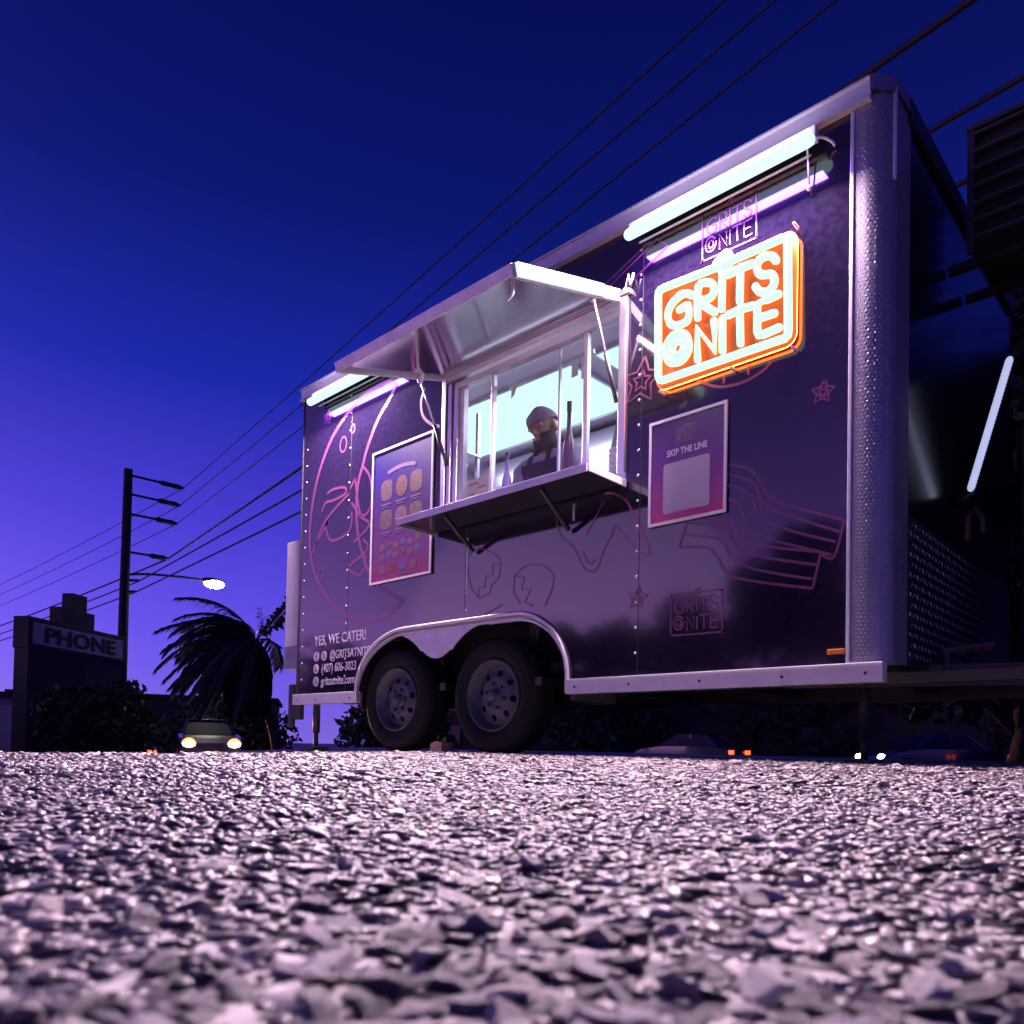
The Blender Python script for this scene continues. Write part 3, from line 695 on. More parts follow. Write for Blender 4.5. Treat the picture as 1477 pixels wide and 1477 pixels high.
# wheels
def wheel(x, yb, turn):
    w = empty('wheel', (x, yb, HZ)); w.parent = tr; w.rotation_euler = (0, turn, 0)
    tp = [(.215, .015), (.235, .000), (.265, -.010), (.300, -.008), (.325, .004), (.340, .030), (.345, .060), (.345, .150), (.338, .180), (.318, .200), (.27, .208), (.22, .195)]
    MB().lathe(tp, 56).build('tyre', 'rubber', w)
    MB().lathe([(.272, -.0125), (.276, -.0135), (.280, -.0125)], 56).build('sidewall_ring', 'rubber', w)
    m = MB()
    for k in range(56):
        a = 2*math.pi*k/56
        for q, off in ((.055, 0), (.115, .5)):
            aa = a + off*2*math.pi/56; c, s = math.cos(aa), math.sin(aa)
            u = Vector((c, 0, s)); tt = Vector((-s, 0, c)); yy = Vector((0, 1, 0))
            P = u*.345 + yy*q
            pts_ = [P+tt*i*.013+yy*j*.022+u*h for h in (-.002, .006) for i, j in ((-1, -1), (1, -1), (1, 1), (-1, 1))]
            m.add(pts_, [(4, 5, 6, 7), (0, 1, 5, 4), (1, 2, 6, 5), (2, 3, 7, 6), (3, 0, 4, 7)])
    m.build('tread_blocks', 'rubber', w)['kind'] = 'stuff'
    MB().lathe([(.216, .020), (.214, .002), (.207, -.003), (.200, .002), (.193, .022), (.180, .030), (.176, .052), (.168, .058)], 48).build('rim', 'rim_steel', w)
    # disc with eight round holes
    NS, rad = 128, [.170, .163, .156, .150, .144, .138, .132, .126, .120, .114, .108, .102, .095, .080, .060, .052]
    dep = lambda rr: .056 - .022*sst(.165, .095, rr)
    vs = [(rr*math.cos(2*math.pi*k/NS), dep(rr), rr*math.sin(2*math.pi*k/NS)) for rr in rad for k in range(NS)]; fs = []
    for i in range(len(rad)-1):
        for k in range(NS):
            rc = (rad[i]+rad[i+1])/2; ac = 2*math.pi*(k+.5)/NS
            hit = any((rc*math.cos(ac)-.132*math.cos(2*math.pi*(h+.5)/8))**2 + (rc*math.sin(ac)-.132*math.sin(2*math.pi*(h+.5)/8))**2 < .0185**2 for h in range(8))
            if not hit: fs.append((i*NS+k, i*NS+(k+1) % NS, (i+1)*NS+(k+1) % NS, (i+1)*NS+k))
    MB().add(vs, fs, True).build('wheel_disc', 'rim_steel', w)
    MB().lathe([(0, .095), (.19, .095)], 32).build('brake_drum', 'black_metal', w)
    MB().lathe([(0, -.012), (.026, -.010), (.034, .002), (.036, .030), (.052, .034)], 24).build('hub_cap', 'rim_steel', w)
    m = MB()
    for k in range(6):
        a = 2*math.pi*k/6+.3; m.lathe([(0, .012), (.009, .012), (.011, .016), (.011, .036)], 6, (.072*math.cos(a), 0, .072*math.sin(a)))
    m.build('lug_nuts', 'rim_steel', w)['kind'] = 'stuff'
wheel(HUBS[0], .045, .2); wheel(HUBS[1], .045, .55)

# chassis, axles, tongue, jacks
m = MB()
for y in (.44, W-.5): m.box(-.02, 4.2, y, y+.06, .36, .44)
for x in (.2, .9, 1.6, 2.4, 3.2, 4.0): m.box(x, x+.05, .05, W-.05, .39, .438)
m.build('chassis', 'black_metal', tr)
m = MB()
for h in HUBS: m.tube([(h, .1, HZ), (h, W-.1, HZ)], .03, 8)
m.build('axles', 'black_metal', tr)
m = MB(); m.beam((3.7, .40, .40), (5.6, 1.02, .40), .06, .10); m.beam((3.7, W-.4, .40), (5.6, 1.10, .40), .06, .10); m.build('tongue', 'grey_steel', tr, .004)
m = MB(); m.box(4.05, 4.9, .30, .345, .345, .395); m.build('side_bar', 'grey_steel', tr, .004)
m = MB(); m.box(4.32, 4.50, .62, .64, .50, .54); m.beam((4.33, .52, .50), (4.50, .64, .53), .03, .02); m.box(4.34, 4.36, .53, .55, .40, .50); m.build('step_bracket', 'grey_steel', tr, .003)
m = MB(); m.tube([(4.34, .88, 1.05), (4.34, .90, 1.17), (4.37, .90, 1.20), (4.40, .90, 1.15), (4.40, .90, 1.08)], .016, 8); m.build('grab_hook', 'grey_steel', tr)
for x, y in ((.10, .12), (.12, W-.2), (3.95, .7)):
    m = MB(); m.tube([(x, y, .42), (x, y, .12)], .028, 8); m.tube([(x, y, .12), (x, y, .02)], .018, 8); m.box(x-.07, x+.07, y-.07, y+.07, ground_z(x, y)+.002, .016)
    m.build('corner_jack', 'grey_steel', tr)
# white utility cabinet on the rear end
m = MB(); m.box(-.30, -.003, .06, .95, .62, 1.64); cb = m.build('rear_cabinet', 'white_metal', tr, .01)
m = MB(); m.box(-.303, -.300, .17, .90, .67, 1.59); m.build('cabinet_door', 'white_metal', cb)
m = MB(); m.box(-.28, -.02, .052, .059, .625, .80); m.build('kick_plate', 'tread_plate', cb)
# tail bracket with lamp under the rear corner
m = MB(); m.box(-.14, -.04, .06, .10, .22, .42); m.box(-.22, -.14, .06, .085, .16, .50); m.build('tail_bracket', 'grey_steel', tr, .01)

# rivets, joined by column (each only a few pixels across)
def rivets(x, z0, z1, step):
    m = MB(); z = z0
    while z < z1:
        m.lathe([(0, -.0045), (.0045, -.0038), (.0070, -.0008), (.0075, 0)], 8, (x, 0, z)); z += step
    m.build('rivet_row', 'rivet', tr)['kind'] = 'stuff'
for x in (.645, 3.115, 1.865):
    m = MB(); m.box(x-.0018, x+.0018, -.0011, 0, ZR+.01 if x != 1.865 else .86, ZT-.01 if x != 1.865 else 1.36); m.build('panel_seam', 'black_metal', tr)
rivets(.63, .52, 2.6, .126); rivets(.068, .52, 2.4, .126); rivets(3.10, .52, 2.62, .126); rivets(1.88, .86, 1.30, .105)
m = MB(); m.box(1.874, 1.886, -.003, 0, .98, 1.30); m.build('seam_strip', 'trim_aluminium', tr)
m = MB(); m.tube([(2.70, -.006, 1.255), (2.70, -.006, 1.335)], .006, 6, rounded=True); m.build('shelf_latch', 'trim_aluminium', tr)
# ---- printed drawings on the wrap: thin vinyl strokes on the wall
def stroke_part(name, keys, w=.013, smoothk=3, label=None):
    m = MB()
    for i, k in enumerate(keys):
        p = WRAP[k]; p = smooth(p, smoothk) if len(p) > 2 and smoothk > 1 else [Vector(q) for q in p]
        m.ribbon([(q[0], q[1]) for q in p], w, -.0016-.00012*i, 0)
    o = m.build(name, 'print_pink', wall, recalc=False)
    if label: o['label'] = label
    return o
K = lambda pre: [k for k in WRAP if k.startswith(pre)]
stroke_part('moon_print', ['moon_outer', 'moon_inner'], .030, 4, 'pink outline of a crescent moon')
for k_ in K('fig'): stroke_part('food_print', [k_], .020, 3)
stroke_part('wing_print', K('wing'), .012, 3, 'thin outline of a chicken wing')
stroke_part('eggshell_print', K('egg'), .011, 1, 'outline of two cracked egg shells')
stroke_part('bacon_print', K('bacon'), .012, 4, 'pink outline of wavy bacon strips')
stroke_part('pancake_print', K('cake'), .014, 3)
stroke_part('spatula_print', K('spatula'), .012, 1)
for i, (x, z, rx, rz) in enumerate(((.66, 2.29, .022, .030), (.545, 2.205, .040, .055), (.30, 1.29, .035, .05))):
    MB().ribbon([(x+rx*math.cos(2*math.pi*k/20), z+rz*math.sin(2*math.pi*k/20)) for k in range(21)], .014, -.0018, 0).build('bubble_print', 'print_pink', wall, recalc=False)
for x, z, s in ((4.014, 1.545, .050), (3.115, 1.87, .12), (3.11, .79, .06), (.34, 2.46, .06)):
    m = MB()
    for i, k in enumerate((1.0, .45)):
        p = [(x+s*k*(1 if j % 2 == 0 else .5)*math.sin(math.pi*j/5+.15), z+s*k*(1 if j % 2 == 0 else .5)*math.cos(math.pi*j/5+.15)) for j in range(11)]
        m.ribbon(p, .012, -.0019-.0002*i, 0)
    m.build('star_print', 'print_pink', wall, recalc=False)
# the trailer's emblem, printed small
NX0, NX1, NZ0, NZ1 = 3.215, 3.905, 1.76, 2.235
def emblem(parent, x0, z0, w, h, y, m_, sw, name='emblem_print'):
    m = MB(); i = 0
    xsn = [q[0] for q in NEON['frame']]; zsn = [q[1] for q in NEON['frame']]
    a0, a1, b0, b1 = min(xsn), max(xsn), min(zsn), max(zsn)
    for k, p in NEON.items():
        if k == 'shaker2': continue
        q = smooth(p, 3) if k in ('frame', 'G', 'R', 'S', 'at', 'at2', 'at3', 'shaker') else p
        m.ribbon([(x0+(t[0]-a0)/(a1-a0)*w, z0+(t[1]-b0)/(b1-b0)*h) for t in q], sw, y-.00006*i, 0); i += 1
    return m.build(name, m_, parent, recalc=False)
emblem(wall, 3.44, 2.33, .27, .22, -.0020, 'print_pink', .008)
emblem(wall, 3.30, .585, .27, .20, -.0020, 'print_pink', .008)
# catering details
text('catering_text', 'YES, WE CATER!', .104, (.235, -.0010, .765), 'print_white', wall, sx=.86, offset=.001)
for t_, s, x, z in (('@GRITSATNITE', .088, .44, .655), ('(407) 606-3023', .090, .335, .562), ('gritsatnite.com', .090, .335, .468)):
    text('contact_text', t_, s, (x, -.0010, z), 'print_white', wall, sx=.78, offset=.0005)
for x, z, kind in ((.265, .683, 'f'), (.365, .683, 'camera'), (.265, .592, 'phone'), (.265, .498, 'globe')):
    m = MB(); m.prism([(x+.036*math.cos(k*.31416), z+.036*math.sin(k*.31416)) for k in range(20)], -.0014, -.0002); o = m.build('contact_icon', 'print_white', wall)
    m = MB()
    if kind == 'f': m.ribbon([(x+.014, z+.024), (x+.002, z+.022), (x-.001, z-.034)], .010, -.0020, 0); m.ribbon([(x-.012, z+.002), (x+.012, z+.002)], .008, -.0021, 0)
    elif kind == 'camera':
        m.ribbon([(x-.017, z-.017), (x+.017, z-.017), (x+.017, z+.017), (x-.017, z+.017), (x-.017, z-.017)], .005, -.0020, 0)
        m.ribbon([(x+.008*math.cos(a*.6283), z+.008*math.sin(a*.6283)) for a in range(11)], .004, -.0021, 0)
    elif kind == 'phone': m.ribbon(smooth([(x-.014, z+.018), (x-.012, z-.004), (x+.004, z-.016), (x+.019, z-.014)], 3), .008, -.0020, 0)
    else:
        m.ribbon([(x+.022*math.cos(a*.5236), z+.022*math.sin(a*.5236)) for a in range(13)], .004, -.0020, 0); m.ribbon([(x, z-.022), (x, z+.022)], .004, -.0021, 0); m.ribbon([(x-.022, z), (x+.022, z)], .004, -.0022, 0)
    m.build('icon_mark', 'black_metal', wall, recalc=False)

# ---- serving window
win = empty('serving_window', (0, 0, 0)); win.parent = tr
m = MB()
m.box(WX0, WX0+.035, -.022, .05, WZ0+.03, WZ1); m.box(WX0+.045, WX0+.075, -.012, .05, WZ0+.03, WZ1-.04); m.box(WX0+.085, WX0+.12, .002, .05, WZ0+.03, WZ1-.04)
m.build('jamb', 'brushed', win, .003)
m = MB(); m.box(WX0+.036, WX0+.16, .020, .055, WZ0+.03, WZ1-.04); m.build('jamb', 'trim_aluminium', win)
m = MB(); m.box(WX1-.045, WX1, -.022, .05, WZ0+.03, WZ1); m.build('jamb', 'brushed', win, .003)
m = MB(); m.box(WX0+.035, WX1-.045, -.018, .05, WZ1-.035, WZ1); m.box(WX0+.12, WX1-.045, -.004, .05, WZ1-.085, WZ1-.05); m.build('head_rail', 'brushed', win, .003)
m = MB(); m.box(WX0, WX1, -.005, .10, WZ0-.002, WZ0+.03); m.build('sill', 'brushed', win, .003)
for x, w_ in ((2.05, .022), (2.74, .030)):
    m = MB(); m.box(x, x+w_, .004, .03, WZ0+.03, WZ1-.085); m.build('mullion', 'brushed', win, .002)
m = MB(); m.box(2.55, 2.562, .026, .04, WZ0+.03, WZ1-.085); m.build('mullion', 'trim_aluminium', win)
for a, b, y in ((1.80, 2.05, .012), (2.072, 2.74, .020), (2.77, 2.985, .012)):
    m = MB(); m.box(a, b, y, y+.004, WZ0+.03, WZ1-.085); m.build('pane', 'window_glass', win)
# paper notice taped inside the left pane
nt_ = MB().box(1.83, 2.02, .030, .032, 1.47, 1.66).build('window_notice', 'notice_paper'); tag(nt_, 'yellowish handwritten paper notice taped inside the serving window', 'notice')
m = MB()
for i, (x, z, l) in enumerate(((1.845, 1.63, .09), (1.93, 1.60, .07), (1.85, 1.57, .05), (1.93, 1.56, .08), (1.86, 1.53, .04), (1.92, 1.515, .09), (1.85, 1.49, .10))):
    m.ribbon([(x+l*k/6, z+.006*math.sin(k*2.1+i)) for k in range(7)], .009, .0293-.0001*i, 0)
m.build('handwriting', 'notice_ink', nt_, recalc=False)

# ---- raised hatch
AX0, AX1 = 1.64, 2.98; HY, HZ_, FY, FZ = -.012, WZ1+.005, -.79, 2.105
hatch = empty('hatch', (0, 0, 0)); hatch.parent = tr
dv = Vector((0, FY-HY, FZ-HZ_)); ln = dv.length; dn = dv.normalized(); up_ = Vector((0, -dn.z, dn.y));
if up_.z < 0: up_ = -up_
def hatch_box(x0, x1, s0, s1, t0, t1, name, mm, bev=.003):
    m = MB(); O = Vector((0, HY, HZ_))
    c = [(x, s, t) for t in (t0, t1) for x, s in ((x0, s0), (x1, s0), (x1, s1), (x0, s1))]
    m.add([(x, O.y+dn.y*s+up_.y*t, O.z+dn.z*s+up_.z*t) for x, s, t in c], [(0, 3, 2, 1), (4, 5, 6, 7), (0, 1, 5, 4), (1, 2, 6, 5), (2, 3, 7, 6), (3, 0, 4, 7)])
    return m.build(name, mm, hatch, bev)
hatch_box(AX0, AX1, .0, ln, .012, .034, 'hatch_panel', 'wrap')
hatch_box(AX0+.02, AX1-.02, .02, ln-.02, .006, .0118, 'inner_skin', 'mirror')
hatch_box(AX0, AX1, ln-.001, ln+.012, -.012, .040, 'front_lip', 'trim_aluminium')
hatch_box(AX1-.012, AX1+.012, .0, ln, -.022, .0385, 'side_lip', 'trim_aluminium')
hatch_box(AX1+.0125, AX1+.026, .16, ln-.004, -.020, .036, 'light_strip', 'tube', 0)
l_ = bpy.data.lights.new('strip_light', 'AREA'); l_.shape = 'RECTANGLE'; l_.size = .62; l_.size_y = .02; l_.energy = 5; l_.color = (1.0, .74, .86)
o_ = bpy.data.objects.new('strip_light', l_); COL.objects.link(o_); o_.parent = hatch; o_.location = (AX1+.03, -.42, 2.17); o_.rotation_euler = Matrix(((0, -.5, -.866), (1, 0, 0), (0, -.866, .5))).to_euler()
hatch_box(AX0-.012, AX0+.012, .0, ln, -.012, .0385, 'side_lip', 'trim_aluminium')
hatch_box(AX0, AX1, -.02, .03, -.006, .02, 'hinge', 'brushed')
m = MB(); P = Vector((AX1-.06, HY+dn.y*(ln-.06), HZ_+dn.z*(ln-.06)))
m.tube([P, P+Vector((0, 0, -.06)), P+Vector((-.03, 0, -.075))], .008, 6, rounded=True); m.build('latch_hook', 'trim_aluminium', hatch)
for x, nm in ((AX0+.005, 'l'), (AX1-.02, 'r')):
    P = Vector((x, HY+dn.y*.20, HZ_+dn.z*.20-.02)); Q = Vector((x+(.045 if nm == 'l' else .01), -.012, 1.78 if nm == 'l' else 1.80))
    mdp = P.lerp(Q, .52)
    m = MB(); m.tube([P, mdp], .006, 8); s_ = m.build('gas_strut', 'trim_aluminium', hatch)
    m = MB(); m.tube([mdp, Q], .011, 8); m.build('strut_cylinder', 'black_metal', s_)
    m = MB(); m.prism([(P.x-.03, P.z+.03), (P.x+.03, P.z+.03), (P.x+.008, P.z-.02), (P.x-.008, P.z-.02)], P.y-.012, P.y+.012); m.build('strut_bracket', 'white_metal', s_, .003)

# small junk at the hatch corner: bracket with cable
m = MB(); m.tube([(2.98, -.03, 2.335), (3.03, -.03, 2.36), (3.045, -.03, 2.42), (3.06, -.03, 2.355), (3.075, -.03, 2.415)], .007, 6); m.box(2.93, 3.05, -.03, -.001, 2.335, 2.355); m.build('cable_bracket', 'trim_aluminium', tr)

# ---- fold-down shelf
sh = MB(); sh.box(1.60, 3.03, -.315, -.008, 1.372, 1.384); o = sh.build('serving_shelf', 'shelf_under', tr, .002); o['label'] = 'fold-down serving shelf below the window'
m = MB(); m.box(1.598, 3.032, -.324, -.3155, 1.352, 1.392); m.build('shelf_edge', 'trim_aluminium', o, .002)
m = MB(); m.box(3.0305, 3.040, -.314, -.010, 1.354, 1.391); m.build('shelf_edge', 'trim_aluminium', o, .002)
m = MB(); m.box(1.590, 1.5995, -.314, -.010, 1.354, 1.391); m.build('shelf_edge', 'trim_aluminium', o, .002)
m = MB(); m.box(1.602, 3.028, -.3145, -.009, 1.3845, 1.388); m.build('shelf_top', 'brushed', o)
m = MB(); m.beam((1.95, -.25, 1.365), (1.95, -.02, 1.20), .02, .02); m.build('shelf_brace', 'black_metal', o)
m = MB(); m.beam((2.68, -.25, 1.365), (2.68, -.02, 1.20), .02, .02); m.build('shelf_brace', 'black_metal', o)
# crumpled limes / wrapper on the shelf
m = MB()
for k in range(7): m.ball((1.70+random.uniform(-.04, .05), -.06+random.uniform(-.05, .03), 1.404+random.uniform(0, .03)), (random.uniform(.014, .03), .02, random.uniform(.012, .026)), 8, 6)
o = m.build('crumpled_wrapper', 'lime'); tag(o, 'crumpled pale green wrapper on the end of the serving shelf', 'wrapper')

# ---- fluorescent fixtures
def fixture(x0, x1, watts):
    f = empty('light_fixture', (0, 0, 0)); f.parent = tr
    MB().box(x0-.02, x1+.02, -.075, -.036, 2.585, 2.645).build('housing', 'white_metal', f, .004)
    MB().tube([(x0, -.095, 2.572), (x1, -.095, 2.572)], .027, 14, rounded=True).build('light_tube', 'tube', f)
    MB().tube([(x0+.02, -.03, 2.555), (x1-.02, -.03, 2.555)], .006, 6, rounded=True).build('cable', 'trim_aluminium', f)
    l = bpy.data.lights.new('tube_light', 'AREA'); l.shape = 'RECTANGLE'; l.size = x1-x0; l.size_y = .02; l.energy = watts; l.color = TUBE_COL
    o = bpy.data.objects.new('tube_light', l); COL.objects.link(o); o.parent = f; o.location = ((x0+x1)/2, -.128, 2.536)
    o.rotation_euler = Vector((0, -.30, -1)).to_track_quat('-Z', 'X').to_euler()
    o.rotation_euler = Matrix(((1, 0, 0), (0, .7, .714), (0, -.714, .7))).to_euler()
    l = bpy.data.lights.new('tube_spill', 'AREA'); l.shape = 'RECTANGLE'; l.size = x1-x0; l.size_y = .06; l.energy = 11.0; l.color = (.42, .15, 1.0)
    o = bpy.data.objects.new('tube_spill', l); COL.objects.link(o); o.parent = f; o.location = ((x0+x1)/2, -.085, 2.530)
    l = bpy.data.lights.new('tube_upward', 'AREA'); l.shape = 'RECTANGLE'; l.size = x1-x0; l.size_y = .03; l.energy = 1.3; l.color = (.85, .72, 1.0)
    o = bpy.data.objects.new('tube_upward', l); COL.objects.link(o); o.parent = f; o.location = ((x0+x1)/2, -.115, 2.608); o.rotation_euler = (R(180-22), 0, 0)
    return f
TUBE_COL = (1.0, .70, .90)
fR = fixture(3.09, 3.98, 270); fL = fixture(.24, 1.13, 270)
m = MB(); m.tube(smooth([(3.98, -.09, 2.575), (4.02, -.06, 2.585), (4.05, -.03, 2.57), (4.06, -.02, 2.55)], 4), .006, 6); m.build('cable', 'white_metal', fR)
m = MB(); m.tube([(3.955, -.045, 2.575), (3.955, -.02, 2.43)], .004, 6); m.ball((3.955, -.02, 2.425), .012, 8, 6); m.build('pull_cord', 'white_metal', fR)

# ---- neon sign
ns = empty('neon_sign', (3.55, -.04, 1.75)); tag(ns, 'orange glowing neon sign reading GRITS @ NITE on the trailer side', 'neon sign')
inv_ = Matrix.Translation((-3.55, .04, -1.75))
def place(o): o.matrix_parent_inverse = inv_; return o
fr = NEON['frame']
xa, xb, za, zb = min(p[0] for p in fr)-.022, max(p[0] for p in fr)+.022, min(p[1] for p in fr)-.022, max(p[1] for p in fr)+.022
rr = .05; out = []
for cxx, czz, a0 in ((xb-rr, zb-rr, 0), (xa+rr, zb-rr, 90), (xa+rr, za+rr, 180), (xb-rr, za+rr, 270)):
    out += [(cxx+rr*math.cos(R(a0+k*15)), czz+rr*math.sin(R(a0+k*15))) for k in range(7)]
m = MB(); m.prism(out, -.034, -.030); place(m.build('backing_board', 'neon_board', ns))
for k, p in NEON.items():
    q = smooth(p, 3) if k in ('G', 'R', 'S', 'at', 'at2', 'at3', 'shaker') else [Vector(t) for t in p]
    rad = .0178
    if k == 'frame': rad = .0185
    m = MB(); m.tube([(t[0], -.062, t[1]) for t in q], rad, 8, rounded=True); c = place(m.build('neon_tube', 'neon_core', ns))
    m = MB(); m.tube([(t[0], -.046, t[1]) for t in q], rad*.62, 6, rounded=True); s_ = m.build('back_glow', 'neon_back_glow', ns); place(s_)  # second, glowing strip added behind each tube to throw orange light on the board
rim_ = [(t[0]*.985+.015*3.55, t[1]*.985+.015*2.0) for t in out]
m = MB(); m.tube([(t[0], -.024, t[1]) for t in rim_+rim_[:1]], .006, 6); place(m.build('halo_rim', 'neon_halo', ns))  # glowing rim added behind the board for an orange halo on the wall
for x, z in ((xa+.03, za-.012), (xb-.01, zb+.015), (xb-.01, za-.02), (3.62, za-.015)):
    m = MB(); m.lathe([(0, -.05), (.006, -.048), (.007, -.002)], 8, (x, 0, z)); place(m.build('standoff', 'rivet', ns))

# ---- posters
def poster(name, x0, x1, z0, z1, pm, label):
    p = empty(name, (x0, -.012, z0)); tag(p, label, 'poster')
    w, h = x1-x0, z1-z0
    MB().box(0, w, 0, .004, 0, h).build('print', pm, p)
    m = MB(); e = .010
    m.box(-.004, w+.004, -.005, .005, -.004, e); m.box(-.004, w+.004, -.005, .005, h-e, h+.004); m.box(-.004, e, -.005, .005, e, h-e); m.box(w-e, w+.004, -.005, .005, e, h-e)
    m.build('frame', 'white_metal', p)
    return p
mp = poster('menu_poster', .925, 1.555, 1.132, 2.034, 'menu_print', 'tall purple menu poster with food pictures beside the serving window')
def pad(x, z, rx, rz, mm, sq=False):
    n = 16; m = MB(); k_ = 4 if sq else 2
    pts_ = []
    for k in range(n):
        a = 2*math.pi*k/n; c, s = math.cos(a), math.sin(a)
        q = (abs(c)**k_+abs(s)**k_)**(-1/k_); pts_.append((x+rx*c*q, z+rz*s*q))
    m.prism(pts_, -.0006, -.0002); return m.build('food_picture', mm, mp)
for i, x in enumerate((.16, .32, .47)):
    pad(x, .62, .062, .070, ('food_b', 'food_a', 'food_a')[i], i != 1); pad(x, .42, .066, .066, ('food_b', 'food_c', 'food_b')[i], i != 1)
for i in range(6):
    for j in range(2): pad(.12+.075*i, .235-.065*j+.012*(i % 2), .028, .025, ('food_c', 'food_b', 'food_c', 'food_d')[(i+2*j) % 4])
for i, mm in enumerate(('food_c', 'food_a', 'food_d', 'food_c')): pad(.13+.11*i, .085, .032, .030, mm, True)
m = MB(); n = 14
m.ribbon([(.17+.29*k/n, .735+.018*math.sin(math.pi*k/n)) for k in range(n+1)], .026, -.0010, 0); m.build('menu_title', 'print_dim', mp, recalc=False)
for z in (.525, .335): 
    m = MB()
    for i, x in enumerate((.10, .26, .41)): m.ribbon([(x, z), (x+.11, z)], .011, -.0010, 0); m.ribbon([(x+.01, z-.018), (x+.09, z-.018)], .007, -.0010, 0)
    m.build('menu_line', 'print_dim', mp, recalc=False)
m = MB(); m.ribbon([(.30, .035), (.46, .035)], .014, -.0010, 0); m.build('menu_line', 'food_c', mp, recalc=False)

sp = poster('order_poster', 3.178, 3.584, 1.128, 1.630, 'skip_print', 'small framed poster reading SKIP THE LINE under the neon sign')
emblem(sp, .145, .375, .10, .075, -.0012, 'print_dim', .006)
text('poster_text', 'SKIP THE LINE', .043, (.203, -.0004, .318), 'print_white', sp, sx=.80, align='CENTER', offset=.001)
out = []; rr = .014; xa2, xb2, za2, zb2 = .078, .325, .045, .285
for cxx, czz, a0 in ((xb2-rr, zb2-rr, 0), (xa2+rr, zb2-rr, 90), (xa2+rr, za2+rr, 180), (xb2-rr, za2+rr, 270)):
    out += [(cxx+rr*math.cos(R(a0+k*30)), czz+rr*math.sin(R(a0+k*30))) for k in range(4)]
MB().prism(out, -.0014, -.0002).build('code_panel', 'qr_panel', sp)
# ------------------------------------------------------------------ inside the trailer
# ceiling panels: the bright ones seen through the window
for x0, x1, y0, y1 in ((.35, 2.05, .74, 1.50), (2.25, 3.95, .74, 1.50)):
    p = empty('ceiling_light', ((x0+x1)/2, (y0+y1)/2, 2.58)); p.parent = tr
    iv = Matrix.Translation((-(x0+x1)/2, -(y0+y1)/2, -2.58))
    a = MB().box(x0, x1, y0, y1, 2.577, 2.59).build('diffuser', 'led_panel', p); a.matrix_parent_inverse = iv
    m = MB(); m.box(x0-.02, x0-.001, y0-.02, y1+.02, 2.570, 2.598); m.box(x1+.001, x1+.02, y0-.02, y1+.02, 2.570, 2.598); m.box(x0-.001, x1+.001, y0-.02, y0-.001, 2.570, 2.598); m.box(x0-.001, x1+.001, y1+.001, y1+.02, 2.570, 2.598)
    a = m.build('light_frame', 'steel_in', p); a.matrix_parent_inverse = iv
    l = bpy.data.lights.new('panel_light', 'AREA'); l.shape = 'RECTANGLE'; l.size = x1-x0; l.size_y = y1-y0; l.energy = PANEL_W; l.color = (.86, .82, 1.0)
    o = bpy.data.objects.new('panel_light', l); COL.objects.link(o); o.parent = p; o.location = (0, 0, -.012)
# extractor hood with baffle slats
hd = empty('extractor_hood', (.95, 1.6, 1.95)); tag(hd, 'steel extractor hood with slanted baffle slats inside the trailer', 'hood')
hi = Matrix.Translation((-.95, -1.6, -1.95))
m = MB(); m.prism([(2.06, 2.05), (2.06, 2.55), (1.66, 2.55), (1.58, 2.30), (1.58, 2.16), (1.62, 2.16), (1.62, 2.25), (2.03, 2.05)], .25, 1.75, 'x'); m.build('hood_shell', 'steel_in', hd).matrix_parent_inverse = hi
for k in range(22):
    x = .30+.064*k; m = MB(); m.beam((x, 1.63, 2.235), (x, 2.00, 2.06), .030, .012); m.build('baffle', 'steel_dark' if k % 2 else 'steel_in', hd).matrix_parent_inverse = hi
# wall cabinets and shelf
for i, (x0, x1, y0, y1, z0, z1, c) in enumerate(((2.3, 2.95, 1.55, 2.06, 1.95, 2.45, 'purple_box'), (3.0, 3.6, 1.55, 2.06, 1.95, 2.45, 'steel_in'), (3.75, 4.14, .3, 1.3, 1.7, 2.35, 'purple_box'))):
    o = MB().box(x0, x1, y0, y1, z0, z1).build('wall_cabinet', c, None, .01); tag(o, ('lilac wall cabinet on the back wall inside the trailer', 'steel wall cabinet on the back wall beside the lilac one', 'lilac cabinet on the end wall inside the trailer')[i], 'cabinet')
    m = MB(); m.box((x0+x1)/2-.004, (x0+x1)/2+.004, y0-.004, y0, z0+.02, z1-.02); m.build('door_gap', 'steel_dark', o)
rk = empty('wire_shelf', (.45, .35, 1.2)); tag(rk, 'tall steel shelf rack inside the left end of the window', 'shelf')
ri = Matrix.Translation((-.45, -.35, -1.2))
m = MB()
for x in (.72, 1.30):
    for y in (.32, .62): m.box(x-.012, x+.012, y-.012, y+.012, .48, 2.42)
m.build('post', 'steel_in', rk).matrix_parent_inverse = ri
for z in (1.55, 1.86, 2.10):
    MB().box(.70, 1.32, .30, .64, z, z+.016).build('shelf_board', 'steel_in', rk).matrix_parent_inverse = ri
for i, (x, z, w_, h_, c) in enumerate(((.80, 2.118, .12, .18, 'purple_box'), (.97, 2.118, .10, .22, 'steel_in'), (1.15, 2.118, .14, .14, 'purple_box'), (.82, 1.878, .10, .16, 'steel_in'), (1.05, 1.878, .16, .14, 'purple_box'), (1.22, 1.878, .08, .17, 'white_metal'))):
    o = MB().box(x-w_/2, x+w_/2, .36, .56, z, z+h_).build('storage_box', c, None, .008); tag(o, 'storage box on the steel shelf rack inside the trailer', 'box', 'boxes on the shelf rack')
    MB().box(x-w_/2-.004, x+w_/2+.004, .356, .564, z+h_-.02, z+h_+.004).build('lid', 'white_metal', o)
cn = MB().box(.3, 3.9, .052, .24, 1.34, 1.392).build('inner_counter', 'steel_in', tr)
